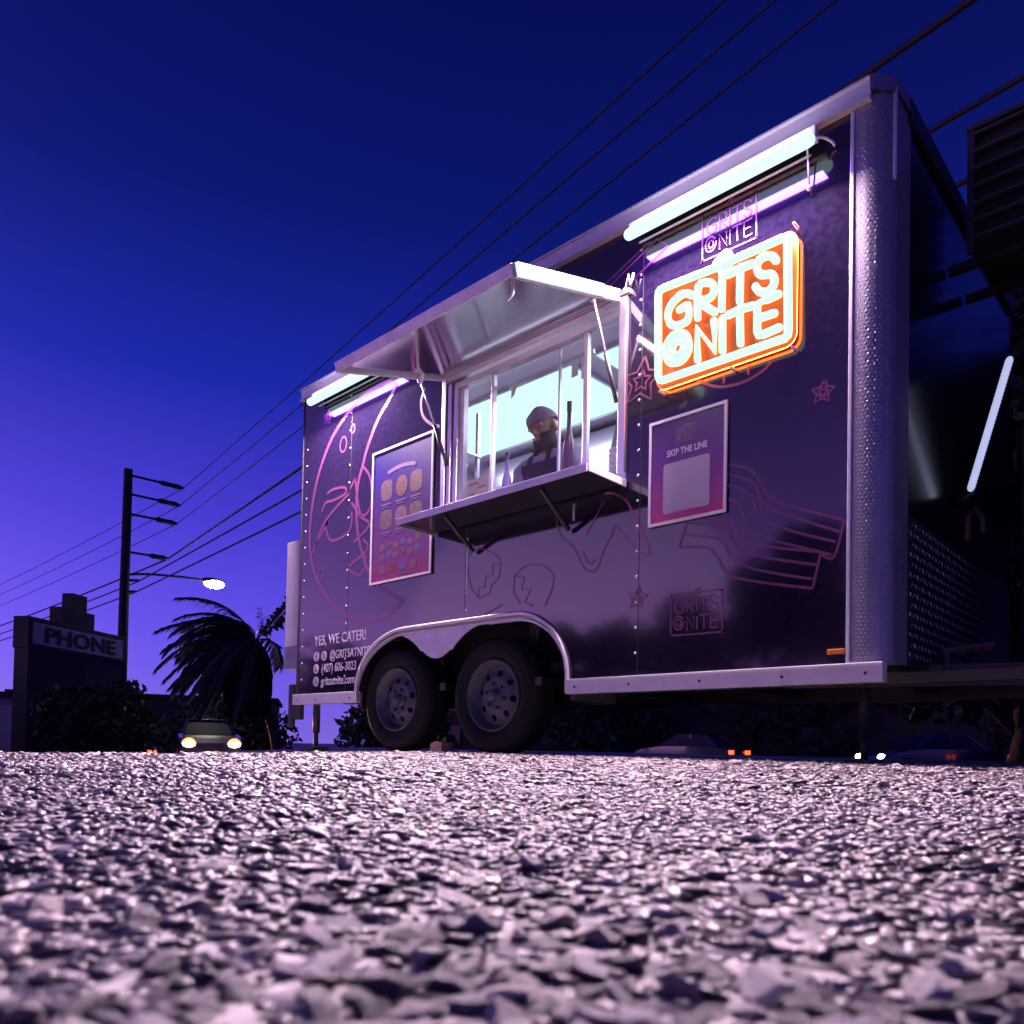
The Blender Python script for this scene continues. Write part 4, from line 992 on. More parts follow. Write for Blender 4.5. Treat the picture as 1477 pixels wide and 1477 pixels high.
# sauce bottle on the counter by the window
def bottle(x, y, z, h, rr, mm, label):
    b = empty('bottle', (x, y, z)); tag(b, label, 'bottle')
    MB().lathe([(0, 0), (rr, 0), (rr, h*.52), (rr*.9, h*.60), (rr*.38, h*.72), (rr*.34, h*.93), (0, h*.93)], 16, axis='z').build('body', mm, b)
    MB().lathe([(rr*.42, h*.90), (rr*.44, h*.99), (0, h)], 12, axis='z').build('cap', 'steel_dark', b)
bottle(2.53, .15, 1.393, .60, .036, 'bottle_dark', 'tall dark bottle standing on the counter behind the glass')
bottle(2.10, .10, 1.393, .40, .030, 'purple_box', 'slim lilac bottle beside the left window mullion')

# order tickets on a rail, stacked cups
tk = empty('ticket_rail', (2.4, .12, 2.2)); tag(tk, 'steel rail of paper order tickets hanging just inside the window', 'ticket rail')
ti = Matrix.Translation((-2.4, -.12, -2.2))
MB().box(2.08, 2.72, .11, .13, 2.19, 2.215).build('rail', 'steel_in', tk).matrix_parent_inverse = ti
for k, (x, h_) in enumerate(((2.60, .10), (2.67, .13), (2.14, .08))):
    MB().add([(x-.025, .108, 2.19), (x+.025, .108, 2.19), (x+.026, .100-.01*k, 2.19-h_), (x-.024, .104, 2.19-h_)], [(0, 1, 2, 3)]).build('ticket', 'white_metal', tk).matrix_parent_inverse = ti
for i, (x, y, n_) in enumerate(((2.86, .14, 6), (2.94, .17, 4))):
    c = empty('cup_stack', (x, y, 1.393)); tag(c, ('tall stack of white paper cups on the counter', 'short stack of white paper cups on the counter')[i], 'cups')
    for k in range(n_): MB().lathe([(0, .0), (.026, 0), (.036, .095), (.039, .097), (.034, .09)], 16, (0, 0, .028*k), 'z').build('cup', 'white_metal', c)

# ------------------------------------------------------------------ the worker
def person():
    root = empty('person', (2.17, .42, .48)); tag(root, 'worker in pale shirt, dark apron and soft cap looking down at the serving window', 'person')
    ox, oy, oz = 2.17, .42, .48
    J = {'pel': ((0, .02, .90), .105), 'wst': ((0, .02, 1.06), .10), 'che': ((0, -.01, 1.20), .10), 'utr': ((0, -.02, 1.29), .075), 'nec': ((0, -.03, 1.365), .062), 'hb': ((0, -.055, 1.44), .070),
         'sL': ((-.17, -.02, 1.28), .078), 'eL': ((-.25, -.05, 1.04), .052), 'wL': ((-.17, -.26, .965), .034), 'hL': ((-.155, -.31, .955), .022),
         'sR': ((.17, -.02, 1.30), .080), 'eR': ((.27, -.04, 1.05), .052), 'wR': ((.19, -.26, .965), .034), 'hR': ((.175, -.31, .955), .022),
         'tL': ((-.095, .03, .80), .095), 'kL': ((-.10, .01, .48), .066), 'aL': ((-.10, .05, .08), .045), 'fL': ((-.10, -.07, .035), .038),
         'tR': ((.095, .03, .80), .095), 'kR': ((.10, .01, .48), .066), 'aR': ((.10, .05, .08), .045), 'fR': ((.10, -.07, .035), .038)}
    E = [('pel', 'wst'), ('wst', 'che'), ('che', 'utr'), ('utr', 'nec'), ('nec', 'hb'), ('utr', 'sL'), ('sL', 'eL'), ('eL', 'wL'), ('wL', 'hL'), ('utr', 'sR'), ('sR', 'eR'), ('eR', 'wR'), ('wR', 'hR'),
         ('pel', 'tL'), ('tL', 'kL'), ('kL', 'aL'), ('aL', 'fL'), ('pel', 'tR'), ('tR', 'kR'), ('kR', 'aR'), ('aR', 'fR')]
    for sd_, s in (('L', -1), ('R', 1)):
        hx = J['h'+sd_][0]
        for f, (dx_, ln_) in enumerate(((-.026, .070), (-.009, .085), (.009, .080), (.025, .062))):
            a = 'f%d%s' % (f, sd_); J[a] = ((hx[0]+dx_, hx[1]-.045, hx[2]-.002), .0095); J[a+'b'] = ((hx[0]+dx_*1.15, hx[1]-ln_-.02, hx[2]-.014), .0080)
            E += [('h'+sd_, a), (a, a+'b')]
        J['th'+sd_] = ((hx[0]-s*.042, hx[1]-.012, hx[2]-.006), .0105); J['thb'+sd_] = ((hx[0]-s*.055, hx[1]-.045, hx[2]-.012), .009)
        E += [('w'+sd_, 'th'+sd_), ('th'+sd_, 'thb'+sd_)]
    bodym = MB()
    for p_, q_ in E:                                   # tapered limbs, fused below into one continuous surface
        (c0, r0), (c1, r1) = J[p_], J[q_]; c0, c1 = Vector(c0), Vector(c1)
        bodym.tube([c0.lerp(c1, k/4) for k in range(5)], [r0+(r1-r0)*k/4 for k in range(5)], 14, rounded=True)
    for c_, r_ in (((0, -.01, 1.19), (.165, .108, .15)), ((0, .01, 1.02), (.145, .105, .13)), ((0, .02, .90), (.160, .115, .12)), ((-.10, -.01, 1.30), (.12, .075, .06)), ((.10, -.01, 1.31), (.12, .075, .06))):
        bodym.ball(c_, r_, 18, 12)
    for sd_ in ('L', 'R'):
        hx = J['h'+sd_][0]; bodym.ball((hx[0], hx[1]-.015, hx[2]), (.042, .050, .016), 14, 10)
    bmesh_ = bodym.mesh('bd')
    bm = bmesh.new(); bm.from_mesh(bmesh_); bmesh.ops.recalc_face_normals(bm, faces=bm.faces); bm.to_mesh(bmesh_); bm.free()
    # head, bowed: cranium, jaw, nose, brows, ears fused with the body
    hm = MB(); H = Vector((0, -.075, 1.505)); tilt = Matrix.Rotation(R(20), 3, 'X') @ Matrix.Rotation(R(-14), 3, 'Y')
    def hb(c, r_):
        k = MB(); k.ball((0, 0, 0), r_, 20, 14); hm.add([H + tilt @ (Vector(p)+Vector(c)) for p in k.v], k.f, True)
    hb((0, .012, .035), (.078, .098, .092)); hb((0, -.022, -.045), (.060, .070, .070)); hb((0, -.060, -.085), (.034, .030, .028))
    hb((0, -.098, -.015), (.014, .022, .026)); hb((0, -.088, -.052), (.030, .014, .012)); hb((-.032, -.080, .022), (.028, .014, .010)); hb((.032, -.080, .022), (.028, .014, .010))
    hb((-.080, .012, -.005), (.012, .022, .034)); hb((.080, .012, -.005), (.012, .022, .034)); hb((0, .02, -.09), (.050, .055, .06))
    o = bpy.data.objects.new('bd', bmesh_); COL.objects.link(o)
    bm = bmesh.new(); bm.from_mesh(bmesh_); hme = hm.mesh('h'); bm.from_mesh(hme); bmesh.ops.recalc_face_normals(bm, faces=bm.faces); bm.to_mesh(bmesh_); bm.free()
    rm = o.modifiers.new('rm', 'REMESH'); rm.mode = 'VOXEL'; rm.voxel_size = .0075; sm_ = o.modifiers.new('s', 'SMOOTH'); sm_.factor = .5; sm_.iterations = 3
    dg = bpy.context.evaluated_depsgraph_get(); fin = bpy.data.meshes.new_from_object(o.evaluated_get(dg)); bpy.data.objects.remove(o)
    fin.materials.clear(); fin.polygons.foreach_set('use_smooth', [True]*len(fin.polygons))
    link('body', fin, 'skin', root)
    # shirt, apron, cap, beard: shells picked off the body surface
    co = np.array([v.co for v in fin.vertices]); no = np.array([v.normal for v in fin.vertices])
    def shell(name, sel, off, mm, wob=0):
        idx = -np.ones(len(co), int); ids = np.where(sel)[0]; idx[ids] = np.arange(len(ids))
        f = [tuple(int(idx[i]) for i in p.vertices) for p in fin.polygons if all(sel[i] for i in p.vertices)]
        p = co[ids] + no[ids]*off
        if wob: p = p + no[ids]*(np.sin(p[:, 2:3]*55+p[:, 0:1]*30)*wob)
        me_ = bpy.data.meshes.new(name); me_.from_pydata([tuple(q) for q in p], [], f); me_.update(); me_.polygons.foreach_set('use_smooth', [True]*len(f))
        ob = link(name, me_, mm, root); sl = ob.modifiers.new('t', 'SOLIDIFY'); sl.thickness = .004; return ob
    x, y, z = co.T
    shell('trousers', (z < .92) & (z > .10), .014, 'steel_dark')
    shell('shirt', (z > .88) & (z < 1.352) & ((y > -.20) | (z > 1.08)), .018, 'shirt', .004)
    fr_ = (no[:, 1] < -.15) & (np.abs(x) < .14) & (y < .05)
    shell('apron', fr_ & (z > .60) & (z < 1.30), .030, 'apron')
    shell('apron_strap', (no[:, 1] < .4) & (z >= 1.28) & (z < 1.42) & (((x > .055) & (x < .10)) | ((x < -.055) & (x > -.10))), .030, 'apron')
    hl = (np.linalg.inv(np.array(tilt)) @ (co - np.array(H)).T).T
    hh = z > 1.36
    shell('beard', hh & (hl[:, 2] < -.030) & (hl[:, 2] > -.125) & (hl[:, 1] < .02) & ~((np.abs(hl[:, 0]) < .022) & (hl[:, 1] < -.07) & (hl[:, 2] > -.060)), .010, 'beard')
    shell('cap', hh & (hl[:, 2] > .030 + .12*np.maximum(0, -hl[:, 1]-.05)), .014, 'cap_cloth', .004)
    # eyes under the brows
    m = MB()
    for s in (-1, 1):
        k = MB(); k.ball((0, 0, 0), .0075, 10, 8); m.add([H + tilt @ (Vector(p)+Vector((s*.031, -.082, .006))) for p in k.v], k.f, True)
    m.build('eyes', 'beard', root)
    return root
person()

# ------------------------------------------------------------------ front of the trailer: condenser, lit bar, cabinet
ac = empty('condenser_unit', (4.65, .9, 2.30)); tag(ac, 'dark louvred condenser unit high on the front of the trailer', 'air conditioner')
ai = Matrix.Translation((-4.65, -.9, -2.30))
AX, AXE, AY0, AY1, AZ0, AZ1 = 4.385, 4.95, .66, 1.20, 2.33, 2.84
m = MB(); m.box(AX+.03, AXE-.03, AY0+.03, AY1-.03, AZ0, AZ1-.02); m.build('coil_core', 'sign_dark', ac).matrix_parent_inverse = ai
for x in (AX, (AX+AXE)/2-.01, AXE-.03):
    MB().box(x, x+.028, AY0, AY0+.028, AZ0-.04, AZ1).build('post', 'black_metal', ac).matrix_parent_inverse = ai
for k in range(7):
    z = AZ0+.02+.078*k
    m = MB(); m.beam((AX+.02, AY0+.006, z), (AXE-.02, AY0+.006, z), .022, .014); m.build('louvre', 'grey_steel', ac).matrix_parent_inverse = ai
    m = MB(); m.beam((AX+.010, AY0+.02, z), (AX+.010, AY1-.02, z), .022, .014); m.build('louvre', 'grey_steel', ac).matrix_parent_inverse = ai
MB().box(AX-.005, AXE+.005, AY0-.005, AY1, AZ1, AZ1+.018).build('top_plate', 'grey_steel', ac).matrix_parent_inverse = ai
m = MB(); m.lathe([(0, .075), (.10, .070), (.17, .045), (.21, .004), (.215, 0)], 24, ((AX+AXE)/2, (AY0+AY1)/2, AZ1+.018), 'z'); m.build('fan_guard', 'black_metal', ac).matrix_parent_inverse = ai
m = MB(); m.beam((4.28, .80, 2.31), (4.95, .80, 2.31), .04, .035); m.beam((4.28, 1.1, 2.31), (4.95, 1.1, 2.31), .04, .035); m.build('bracket', 'black_metal', ac).matrix_parent_inverse = ai
lb = empty('light_bar', (4.43, .9, 1.3)); tag(lb, 'slanted ribbed cold white light bar beside the trailer front', 'light bar')
li = Matrix.Translation((-4.43, -.9, -1.3))
P0, P1 = Vector((4.505, .9, 1.86)), Vector((4.352, .9, 1.30))
m = MB(); n = 96; pp = [P0.lerp(P1, k/n) for k in range(n+1)]
m.tube(pp, [.017 if k % 3 else .0150 for k in range(n+1)], 10, rounded=True); m.build('ribbed_diffuser', 'led_bar', lb).matrix_parent_inverse = li
m = MB(); m.beam(P0+Vector((.0, .035, .03)), P1+Vector((0, .035, -.03)), .05, .02); m.build('bar_housing', 'black_metal', lb).matrix_parent_inverse = li
m = MB(); m.tube([P1+Vector((0, .03, -.02)), (4.30, .93, 1.26), (4.275, .95, 1.26)], .012, 6); m.build('bar_arm', 'black_metal', lb).matrix_parent_inverse = li
tb = MB(); tb.box(4.52, 5.30, 1.05, 1.75, .455, 1.62); o = tb.build('tongue_box', 'black_metal', None, .02); tag(o, 'tall black equipment box standing on the trailer tongue', 'box')
MB().box(4.50, 5.32, 1.03, 1.77, 1.62, 1.66).build('lid', 'black_metal', o, .01)

# wheel chock
m = MB(); m.prism([(1.55, .004), (1.66, .004), (1.66, .065), (1.60, .07), (1.555, .055)], .02, .12); o = m.build('wheel_chock', 'wood', None, .004); tag(o, 'small wooden block wedged between the two trailer wheels', 'chock')

# ------------------------------------------------------------------ power line
pole = empty('power_pole', (-24.8, 7.7, ground_z(-24.8, 7.7))); tag(pole, 'tall dark utility pole with side arms and a lit street lamp', 'utility pole')
pz = ground_z(-24.8, 7.7)
MB().tube([(0, 0, -.3), (0, 0, 5), (0, 0, 10.0-pz)], [.20, .175, .15], 12).build('shaft', 'pole_wood', pole)
arms = ((9.80, 2.05), (9.10, 1.95), (8.36, 1.85), (6.94, 1.55))
for z, l in arms:
    m = MB(); m.tube([(0, 0, z-pz), (0, l*.55, z-pz+.02)], .045, 8); a = m.build('side_arm', 'pole_wood', pole)
    m = MB(); m.tube([(0, l*.55, z-pz+.02), (0, l*.62, z-pz+.02), (0, l*.75, z-pz+.02), (0, l*.9, z-pz+.02), (0, l, z-pz+.02)], [.05, .10, .085, .10, .05], 10); m.build('insulator', 'black_metal', a)
for z, l in ((5.87, .5), (5.44, .4)):
    MB().tube([(0, 0, z-pz), (0, l, z-pz+.08)], .05, 8).build('cable_clamp', 'pole_wood', pole)
la = MB().tube(smooth([(0, .1, 6.10-pz), (0, .9, 6.25-pz), (0, 2.2, 6.36-pz), (0, 3.0, 6.38-pz)], 4), .045, 8).build('lamp_arm', 'pole_wood', pole)
m = MB(); m.ball((0, 3.35, 6.40-pz), (.22, .48, .13), 14, 8); m.build('lamp_head', 'black_metal', la)
m = MB(); m.ball((0, 3.4, 6.31-pz), (.26, .42, .19), 14, 8); m.build('lamp_lens', 'lamp_glow', la)
l = bpy.data.lights.new('street_lamp', 'POINT'); l.energy = 140; l.color = (1, .82, .62); l.shadow_soft_size = .3
o = bpy.data.objects.new('street_lamp_light', l); COL.objects.link(o); o.parent = la; o.location = (.0, 3.4, 5.95-pz)
WI = [((-24.8, 9.75, 9.82), (-3.6, 6.2, 9.80)), ((-24.8, 9.65, 9.12), (-3.4, 6.05, 9.10)), ((-24.8, 9.55, 8.38), (-3.3, 5.9, 8.36)), ((-24.8, 9.25, 6.96), (-11.2, 6.96, 6.94)), ((-24.8, 8.2, 5.92), (-11.2, 6.4, 5.92)), ((-24.8, 8.1, 5.5), (-11.4, 6.5, 5.48))]
for i, (a, b) in enumerate(WI):
    a, b = Vector(a), Vector(b); d = (b-a)/(b.x-a.x); rd_ = .016 if i < 3 else (.035 if i == 3 else .026)
    for side, xe in ((1, 26.0), (-1, -70.0)):
        pts_ = []
        for k in range(33):
            u = k/32; x = a.x+(xe-a.x)*u; p = a+d*(x-a.x); s_ = (-.45 if i < 3 else -.2)*4*u*(1-u) if side > 0 else -.5*4*u*(1-u)
            if side < 0: p = Vector((x, a.y-(b.y-a.y)*.02*u, a.z-.25*u))
            pts_.append((p.x, p.y, p.z+s_*.6))
        m = MB(); m.tube(pts_, rd_, 6)
        if side > 0: w = m.build('overhead_wire', 'wire')
        else:
            w2 = m.build('wire_span', 'wire', w)
    tag(w, ('topmost overhead wire from the top arm of the utility pole', 'overhead wire from the second arm of the utility pole', 'overhead wire from the third arm of the utility pole', 'thick overhead cable from the lowest arm of the utility pole', 'cable clamped just below the street lamp arm', 'lowest cable clamped to the utility pole')[i], 'wire', 'overhead wires')

# ------------------------------------------------------------------ sign, palm, trees, buildings
A, B = Vector((-19.9, 3.18, 0)), Vector((-22.4, 6.7, 0)); sc = (A+B)/2; ang = math.atan2(B.y-A.y, B.x-A.x); wd = (B-A).length
sg = empty('pylon_sign', (sc.x, sc.y, ground_z(sc.x, sc.y)), ang); gzs = ground_z(sc.x, sc.y); tag(sg, 'dim roadside pylon sign with dark letters and stepped top beside the utility pole', 'sign')
w2_ = wd/2
MB().box(-w2_, w2_, -.25, .25, 2.55-gzs, 3.45-gzs).build('sign_box', 'sign_dark', sg, .02)
MB().box(-w2_+.15, w2_-.15, -.27, -.252, 2.68-gzs, 3.30-gzs).build('sign_face', 'sign_face', sg)
MB().box(-w2_+.15, w2_-.15, .252, .27, 2.68-gzs, 3.30-gzs).build('sign_face', 'sign_face', sg)
text('sign_letters', 'PHONE', .62, (0, .0, 0), 'sign_dark', sg, sx=1.55, align='CENTER', depth=.01, offset=.02)
lt = sg.children[-1]; lt.location = (0, -.285, 2.78-gzs)
MB().box(-w2_*.38, w2_*.30, -.2, .2, 3.45-gzs, 3.95-gzs).build('sign_top', 'sign_dark', sg)
MB().box(-w2_*.16, w2_*.14, -.18, .18, 3.95-gzs, 4.45-gzs).build('sign_top', 'sign_dark', sg)
MB().box(-w2_*.98, -w2_*.55, -.22, .22, -.3, 2.55-gzs).build('sign_leg', 'sign_dark', sg)
MB().box(w2_*.1, w2_*.95, -.22, .22, -.3, 2.55-gzs).build('sign_leg', 'sign_dark', sg)
MB().box(-w2_*.55, w2_*.1, -.2, .2, 1.1-gzs, 2.54-gzs).build('sign_panel', 'sign_dark', sg)

def palm():
    bx, by = -8.55, 4.80; bz = ground_z(bx, by)
    p = empty('palm_tree', (bx, by, bz)); tag(p, 'windswept palm tree with drooping fronds blown sideways', 'palm tree')
    top = Vector((-.30, -.40, 2.00-bz))
    tr_pts = smooth([(.02, .02, -.2), (-.05, -.08, .45), (-.20, -.28, 1.2), tuple(top)], 5)
    MB().tube(tr_pts, [.12-.03*k/(len(tr_pts)-1) for k in range(len(tr_pts))], 10).build('trunk', 'bark', p)
    wind = Vector((-.727, -.687, 0)); side = Vector((-.687, .727, 0))
    def frond(az, up, L_, mm, droop, nl=34, ll=.44, name='frond', seed=0):
        rnd = random.Random(seed); m = MB()
        d0 = (wind*math.cos(az)+side*math.sin(az))*math.cos(up)+Vector((0, 0, math.sin(up)))
        pos = top.copy(); d = d0.copy(); pts_ = [pos.copy()]; dirs = [d.copy()]
        for k in range(14):
            d = (d + wind*.055 + Vector((0, 0, -droop))).normalized(); pos = pos + d*L_/14; pts_.append(pos.copy()); dirs.append(d.copy())
        m.tube(pts_, [.017*(1-k/17) for k in range(15)], 5)
        for k in range(nl):
            u = .12+.88*k/nl; i = min(13, int(u*14)); q = pts_[i].lerp(pts_[i+1], u*14-i); dd = dirs[i]
            sd_ = dd.cross(Vector((0, 0, 1)));
            if sd_.length < .1: sd_ = Vector((1, 0, 0))
            sd_.normalize(); l_ = ll*(math.sin(math.pi*(u*.8+.14)))**.6*rnd.uniform(.75, 1.15)
            for s in (-1, 1):
                e = (sd_*s*.62+dd*.75+Vector((0, 0, -.35))+wind*.35+Vector((rnd.uniform(-.12, .12), rnd.uniform(-.12, .12), rnd.uniform(-.12, .12)))).normalized()
                mid_ = q+e*l_*.55; tip = q+(e+Vector((0, 0, -.35))+wind*.12).normalized()*l_*1.02; wv = (e.cross(sd_).normalized()+dd)*.05*ll
                m.add([q-wv*.6, q+wv*.6, mid_+wv, tip, mid_-wv], [(0, 1, 2, 3, 4)])
        m.build(name, mm, p, recalc=False)
    for k in range(72):
        az = random.gauss(0, 1.0); up = random.uniform(-.5, 1.2)
        frond(az, up, random.uniform(1.2, 2.05), 'frond', random.uniform(.09, .18), seed=k)
    frond(math.pi*.86, 1.05, .75, 'frond', -.02, 14, .16, seed=91); frond(math.pi, .85, 1.3, 'frond', .06, seed=92); frond(2.2, .6, 1.2, 'frond', .16, seed=94)
    for k in range(30): frond(random.uniform(-3.1, 3.1), random.uniform(-1.1, -.2), random.uniform(1.1, 1.75), 'dead_frond', .30, 30, .40, 'dead_frond', seed=200+k)
palm()

def tree(name, loc, h, rad, n, leaf, label, trunk_h, group=None, mm='leaf', lobes=9, flat=1.0, seed=1, cat='tree'):
    rnd = random.Random(seed); gz_ = ground_z(loc[0], loc[1])
    t_ = empty(name, (loc[0], loc[1], gz_)); tag(t_, label, cat, group)
    m = MB(); m.tube([(0, 0, -.2), (.05, .03, trunk_h*.6), (0, .05, trunk_h+h*.3)], [.05*h*.6, .04*h*.6, .015*h], 8)
    C = []
    for k in range(lobes):
        a = rnd.uniform(0, 6.28); q = rnd.uniform(.15, .8)*rad
        c = Vector((q*math.cos(a), q*math.sin(a), trunk_h+(h-trunk_h)*rnd.uniform(.12, .86))); C.append((c, rad*rnd.uniform(.34, .56)))
        m.tube([(0, .03, trunk_h*.7), c*.5+Vector((0, 0, trunk_h*.3)), c], [.016*h, .009*h, .004*h], 5)
    m.build('trunk', 'bark', t_)
    v = np.zeros((n, 4, 3)); 
    for i in range(n):
        c, r_ = C[i % lobes]; d = Vector((rnd.gauss(0, 1), rnd.gauss(0, 1), rnd.gauss(0, 1)*flat)).normalized()*r_*(rnd.random()**.35)
        p_ = c+d; u = Vector((rnd.gauss(0, 1), rnd.gauss(0, 1), rnd.gauss(0, 1))).normalized(); w_ = u.orthogonal().normalized(); s = leaf*rnd.uniform(.6, 1.3)
        v[i] = [p_-u*s, p_+w_*s*.45, p_+u*s, p_-w_*s*.45]
    m = MB(); m.v = [tuple(q) for q in v.reshape(-1, 3)]; m.f = [(4*i, 4*i+1, 4*i+2, 4*i+3) for i in range(n)]; m.sm = [False]*n
    m.build('crown', mm, t_, recalc=False)
    return t_
tree('bushy_tree', (-17.5, 4.75), 2.15, 1.5, 5200, .13, 'dark rounded tree between the pylon sign and the palm', .35, seed=3, lobes=14)
tree('bushy_tree', (-18.6, 4.4), 1.6, 1.3, 3600, .13, 'low dark shrub in front of the pylon sign', .2, seed=4, lobes=10, cat='shrub')
tree('bushy_tree', (-30, 14.5), 2.0, 2.6, 3800, .2, 'distant dark tree behind the palm trunk', .5, seed=5, lobes=12)
for i, (x, y, h, r_) in enumerate(((-26, 21, 4.2, 3.0), (-17, 26, 4.6, 3.4), (-9, 31, 5.0, 3.8), (1, 33, 5.2, 4.0), (9, 30, 5, 4))):
    tree('far_tree', (x, y), h, r_, 2600, .26, 'dark tree across the street seen under the trailer', .4, 'trees across the street', seed=20+i, lobes=12)
# trees on the far side of the lot, behind the camera: seen only as reflections in the glossy wrap
for i, (x, y, h, r_) in enumerate(((-15, -10.5, 3.6, 2.4), (-11.5, -12.5, 3.2, 2.2), (-8.0, -13.5, 4.2, 2.3), (-4.9, -14.2, 3.9, 2.0), (-2.2, -14.6, 5.4, 2.0), (.6, -15, 4.9, 2.2), (-18.5, -7.5, 3.4, 2.4), (-22, -4.5, 3.4, 2.4), (3.4, -15, 6.4, 2.3), (6.4, -15, 7.0, 2.6))):
    tree('lot_tree', (x, y), h, r_, 3600, .24, 'dark tree across the lot mirrored in the glossy wrap', .3, 'trees across the lot', seed=40+i, lobes=14)

def building(name, x, y, rz, w, d, h, mm, label, wins):
    b = empty(name, (x, y, ground_z(x, y)), rz); tag(b, label, 'building')
    MB().box(-w/2, w/2, -d/2, d/2, -.4, h).build('walls', mm, b); MB().box(-w/2-.2, w/2+.2, -d/2-.2, d/2+.2, h, h+.22).build('roof', 'building_dark', b)
    for k in range(wins):
        xw = -w/2+(k+.5)*w/wins
        f = MB().box(xw-.55, xw+.55, -d/2-.05, -d/2-.003, .9, 2.1).build('window', 'building_dark', b); MB().box(xw-.48, xw+.48, -d/2-.07, -d/2-.052, .97, 2.03).build('pane', 'car_glass', f)
    return b
building('shop_building', -34, 4.6, R(68), 9, 6, 3.1, 'building_pale', 'low pale shop building left of the pylon sign', 4)
building('shop_building', -44, 17, R(58), 14, 8, 3.4, 'building_dark', 'long dark shop building across the street behind the headlights', 5)
building('shop_building', -6, 34, R(10), 52, 6, 4.2, 'building_dark', 'long dark building across the street behind the trailer', 8)
tree('tall_tree', (3.7, 5.6), 4.6, 1.5, 9000, .13, 'tall dense dark tree close behind the trailer front', .4, seed=77, lobes=22)
tree('tall_tree', (6.2, 6.3), 5.2, 1.9, 6000, .15, 'out-of-view dark tree right of the trailer tongue, added to darken reflections', .4, seed=78, lobes=20)  # out of view; added to keep bright sky out of the front wall's reflection
tree('tall_tree', (8.6, 4.2), 5.4, 2.2, 6000, .15, 'out-of-view dark tree beyond the tongue box, added to darken reflections', .4, seed=79, lobes=20)  # also out of view, added to darken what the front wall mirrors
# small lit lamp at the frame's left
p = empty('bollard_lamp', (-19.2, 1.9, ground_z(-19.2, 1.9))); tag(p, 'thin post with a small orange-white lamp left of the pylon sign', 'lamp')
g0 = ground_z(-19.2, 1.9); MB().tube([(0, 0, -.1), (0, 0, 2.35-g0)], .03, 8).build('post', 'black_metal', p)
MB().ball((0, 0, 2.42-g0), (.09, .09, .08), 12, 8).build('lamp', 'head_glow', p); MB().lathe([(.11, 2.47-g0), (.02, 2.54-g0), (0, 2.54-g0)], 12, axis='z').build('lamp_cap', 'black_metal', p)

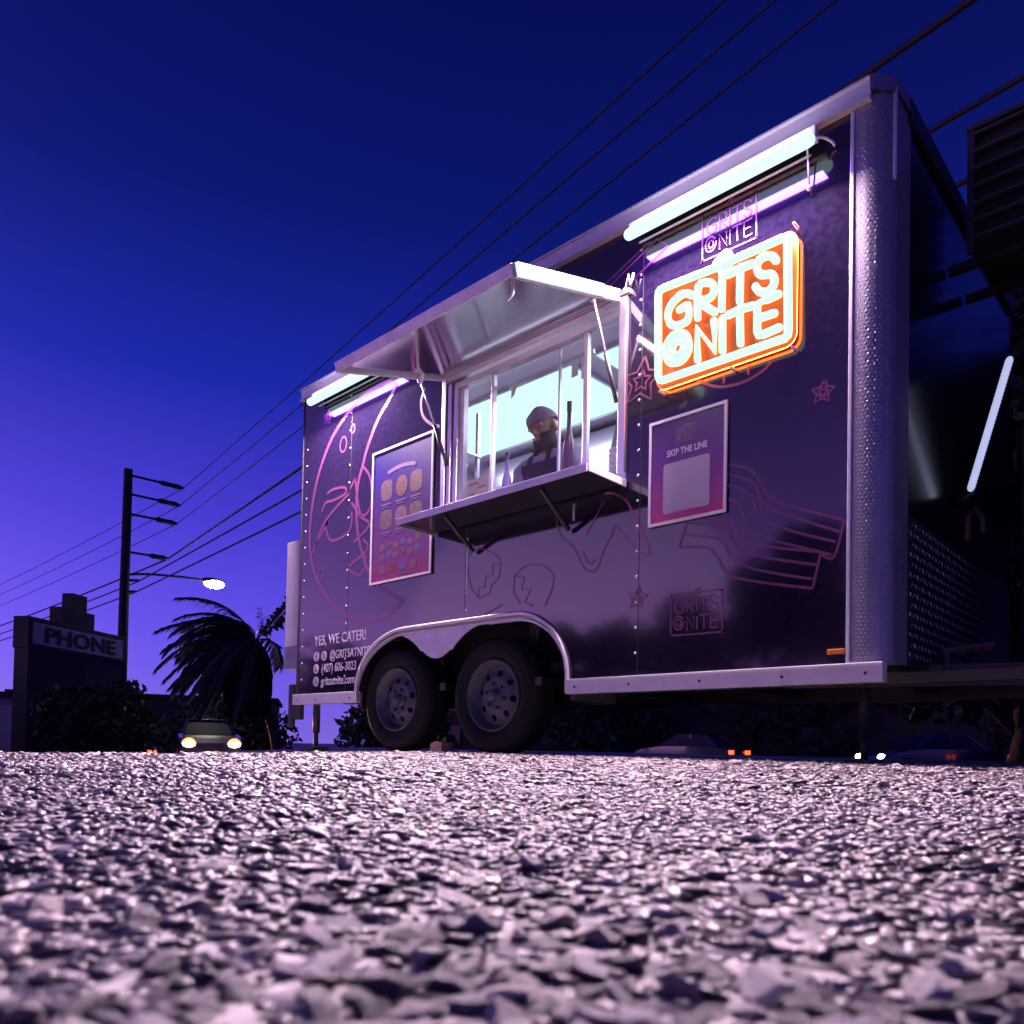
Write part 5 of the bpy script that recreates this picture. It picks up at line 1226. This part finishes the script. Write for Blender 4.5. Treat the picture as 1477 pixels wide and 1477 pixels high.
# ------------------------------------------------------------------ cars
def car(name, x, y, rz, paint, label, lights_front=True, tail=False, lw=0):
    c = empty(name, (x, y, ground_z(x, y)+.02), rz); tag(c, label, 'car')          # nose towards local +x
    prof_ = [(-2.2, .42), (-2.22, .62), (-2.12, .88), (-1.75, .96), (-.95, 1.00), (.75, .98), (1.75, .86), (2.12, .70), (2.2, .50), (2.15, .28), (1.72, .24), (1.70, .44), (1.52, .62), (1.22, .62), (1.04, .44), (1.02, .22), (-1.02, .22), (-1.04, .44), (-1.22, .62), (-1.52, .62), (-1.70, .44), (-1.72, .24), (-2.15, .28)]
    n = len(prof_); ys = (-.88, -.80, .80, .88); v = []
    for q in ys:
        s = 1.0 if abs(q) < .85 else .985
        v += [(a*s, q, .62+(b-.62)*s) for a, b in prof_]
    f = [(k*n+i, k*n+(i+1) % n, (k+1)*n+(i+1) % n, (k+1)*n+i) for k in range(3) for i in range(n)] + [tuple(range(n)), tuple(range(4*n-1, 3*n-1, -1))]
    MB().add(v, f).build('body', paint, c, .03)
    cab = [(-1.65, .95, .74), (-1.05, 1.40, .60), (.10, 1.44, .60), (.95, .97, .74)]
    v = [(a, s*w_, z) for s in (-1, 1) for a, z, w_ in cab]
    MB().add(v, [(0, 1, 2, 3), (7, 6, 5, 4), (0, 4, 5, 1), (1, 5, 6, 2), (2, 6, 7, 3)]).build('cabin_glass', 'car_glass', c)
    m = MB(); m.box(-1.10, .14, -.585, .585, 1.425, 1.46); m.build('roof', paint, c, .02)
    for s in (-1, 1):
        for pa, pb in (((.95, s*.735, .98), (.12, s*.595, 1.44)), ((-1.63, s*.735, .97), (-1.06, s*.595, 1.41)), ((-.42, s*.665, .99), (-.42, s*.60, 1.44))): MB().beam(pa, pb, .05, .035).build('pillar', paint, c)
    for wx in (-1.37, 1.37):
        for s in (-1, 1):
            w_ = empty('wheel', (wx, s*.80, .32)); w_.parent = c
            MB().lathe([(.20, -.09), (.31, -.085), (.325, -.05), (.325, .05), (.31, .085), (.20, .09)], 24).build('tyre', 'rubber', w_)
            MB().lathe([(0, -.06), (.05, -.07), (.16, -.05), (.20, -.085), (.20, .085), (.16, .05), (.05, .07), (0, .06)], 20).build('rim', 'rim_steel', w_)
    for s in (-1, 1):
        m = MB(); m.ball((2.10, s*.62, .66), (.09, .19, .11), 12, 8); m.build('headlight', 'head_glow' if lights_front else 'white_metal', c)
        m = MB(); m.box(-2.235, -2.17, s*.62-.16, s*.62+.16, .68, .84); m.build('taillight', 'tail_glow' if tail else 'tail_unlit', c, .01)
    if lw > 1000:
        for s in (-1, 1): MB().lathe([(.12, -.04), (.19, -.02), (.20, .0), (.12, .02)], 20, (2.12, s*.62, .66), 'x').build('halo_ring', 'halo_glow', c)  # glowing ring added to stand for the orange halo around each headlight
    MB().box(2.165, 2.21, -.5, .5, .36, .48).build('grille', 'black_metal', c)
    if lw:
        l = bpy.data.lights.new('headlamp', 'SPOT'); l.energy = lw; l.spot_size = R(70); l.spot_blend = .8; l.color = (1, .42, .13); l.shadow_soft_size = .1
        o = bpy.data.objects.new('headlamp', l); COL.objects.link(o); o.parent = c; o.location = (2.3, 0, .66); o.rotation_euler = Vector((1, 0, -.06)).to_track_quat('-Z', 'Y').to_euler()
    return c
car('car', -18.6, 8.1, R(-22), 'car_paint_grey', 'car coming along the street with both headlights lit', True, False, 7000)
car('car', -25.6, 24.0, R(-50), 'car_paint_grey', 'grey car seen under the trailer beside the rear wheel', True, False)
car('car', -2.6, 25.7, R(-128), 'car_paint', 'dark car across the street seen under the trailer tongue with headlights on', True, False, 60)
car('car', .9, 27.5, R(82), 'car_paint_grey', 'car behind the tongue seen from the rear with red tail lights', False, True, 0)
car('car', -27.5, 8.9, R(168), 'car_paint', 'dark car driving off near the pylon sign with red tail lights', False, True)
car('car', -11.0, 24.5, R(178), 'car_paint', 'dark car across the street with amber lamp glowing under the trailer', False, True)
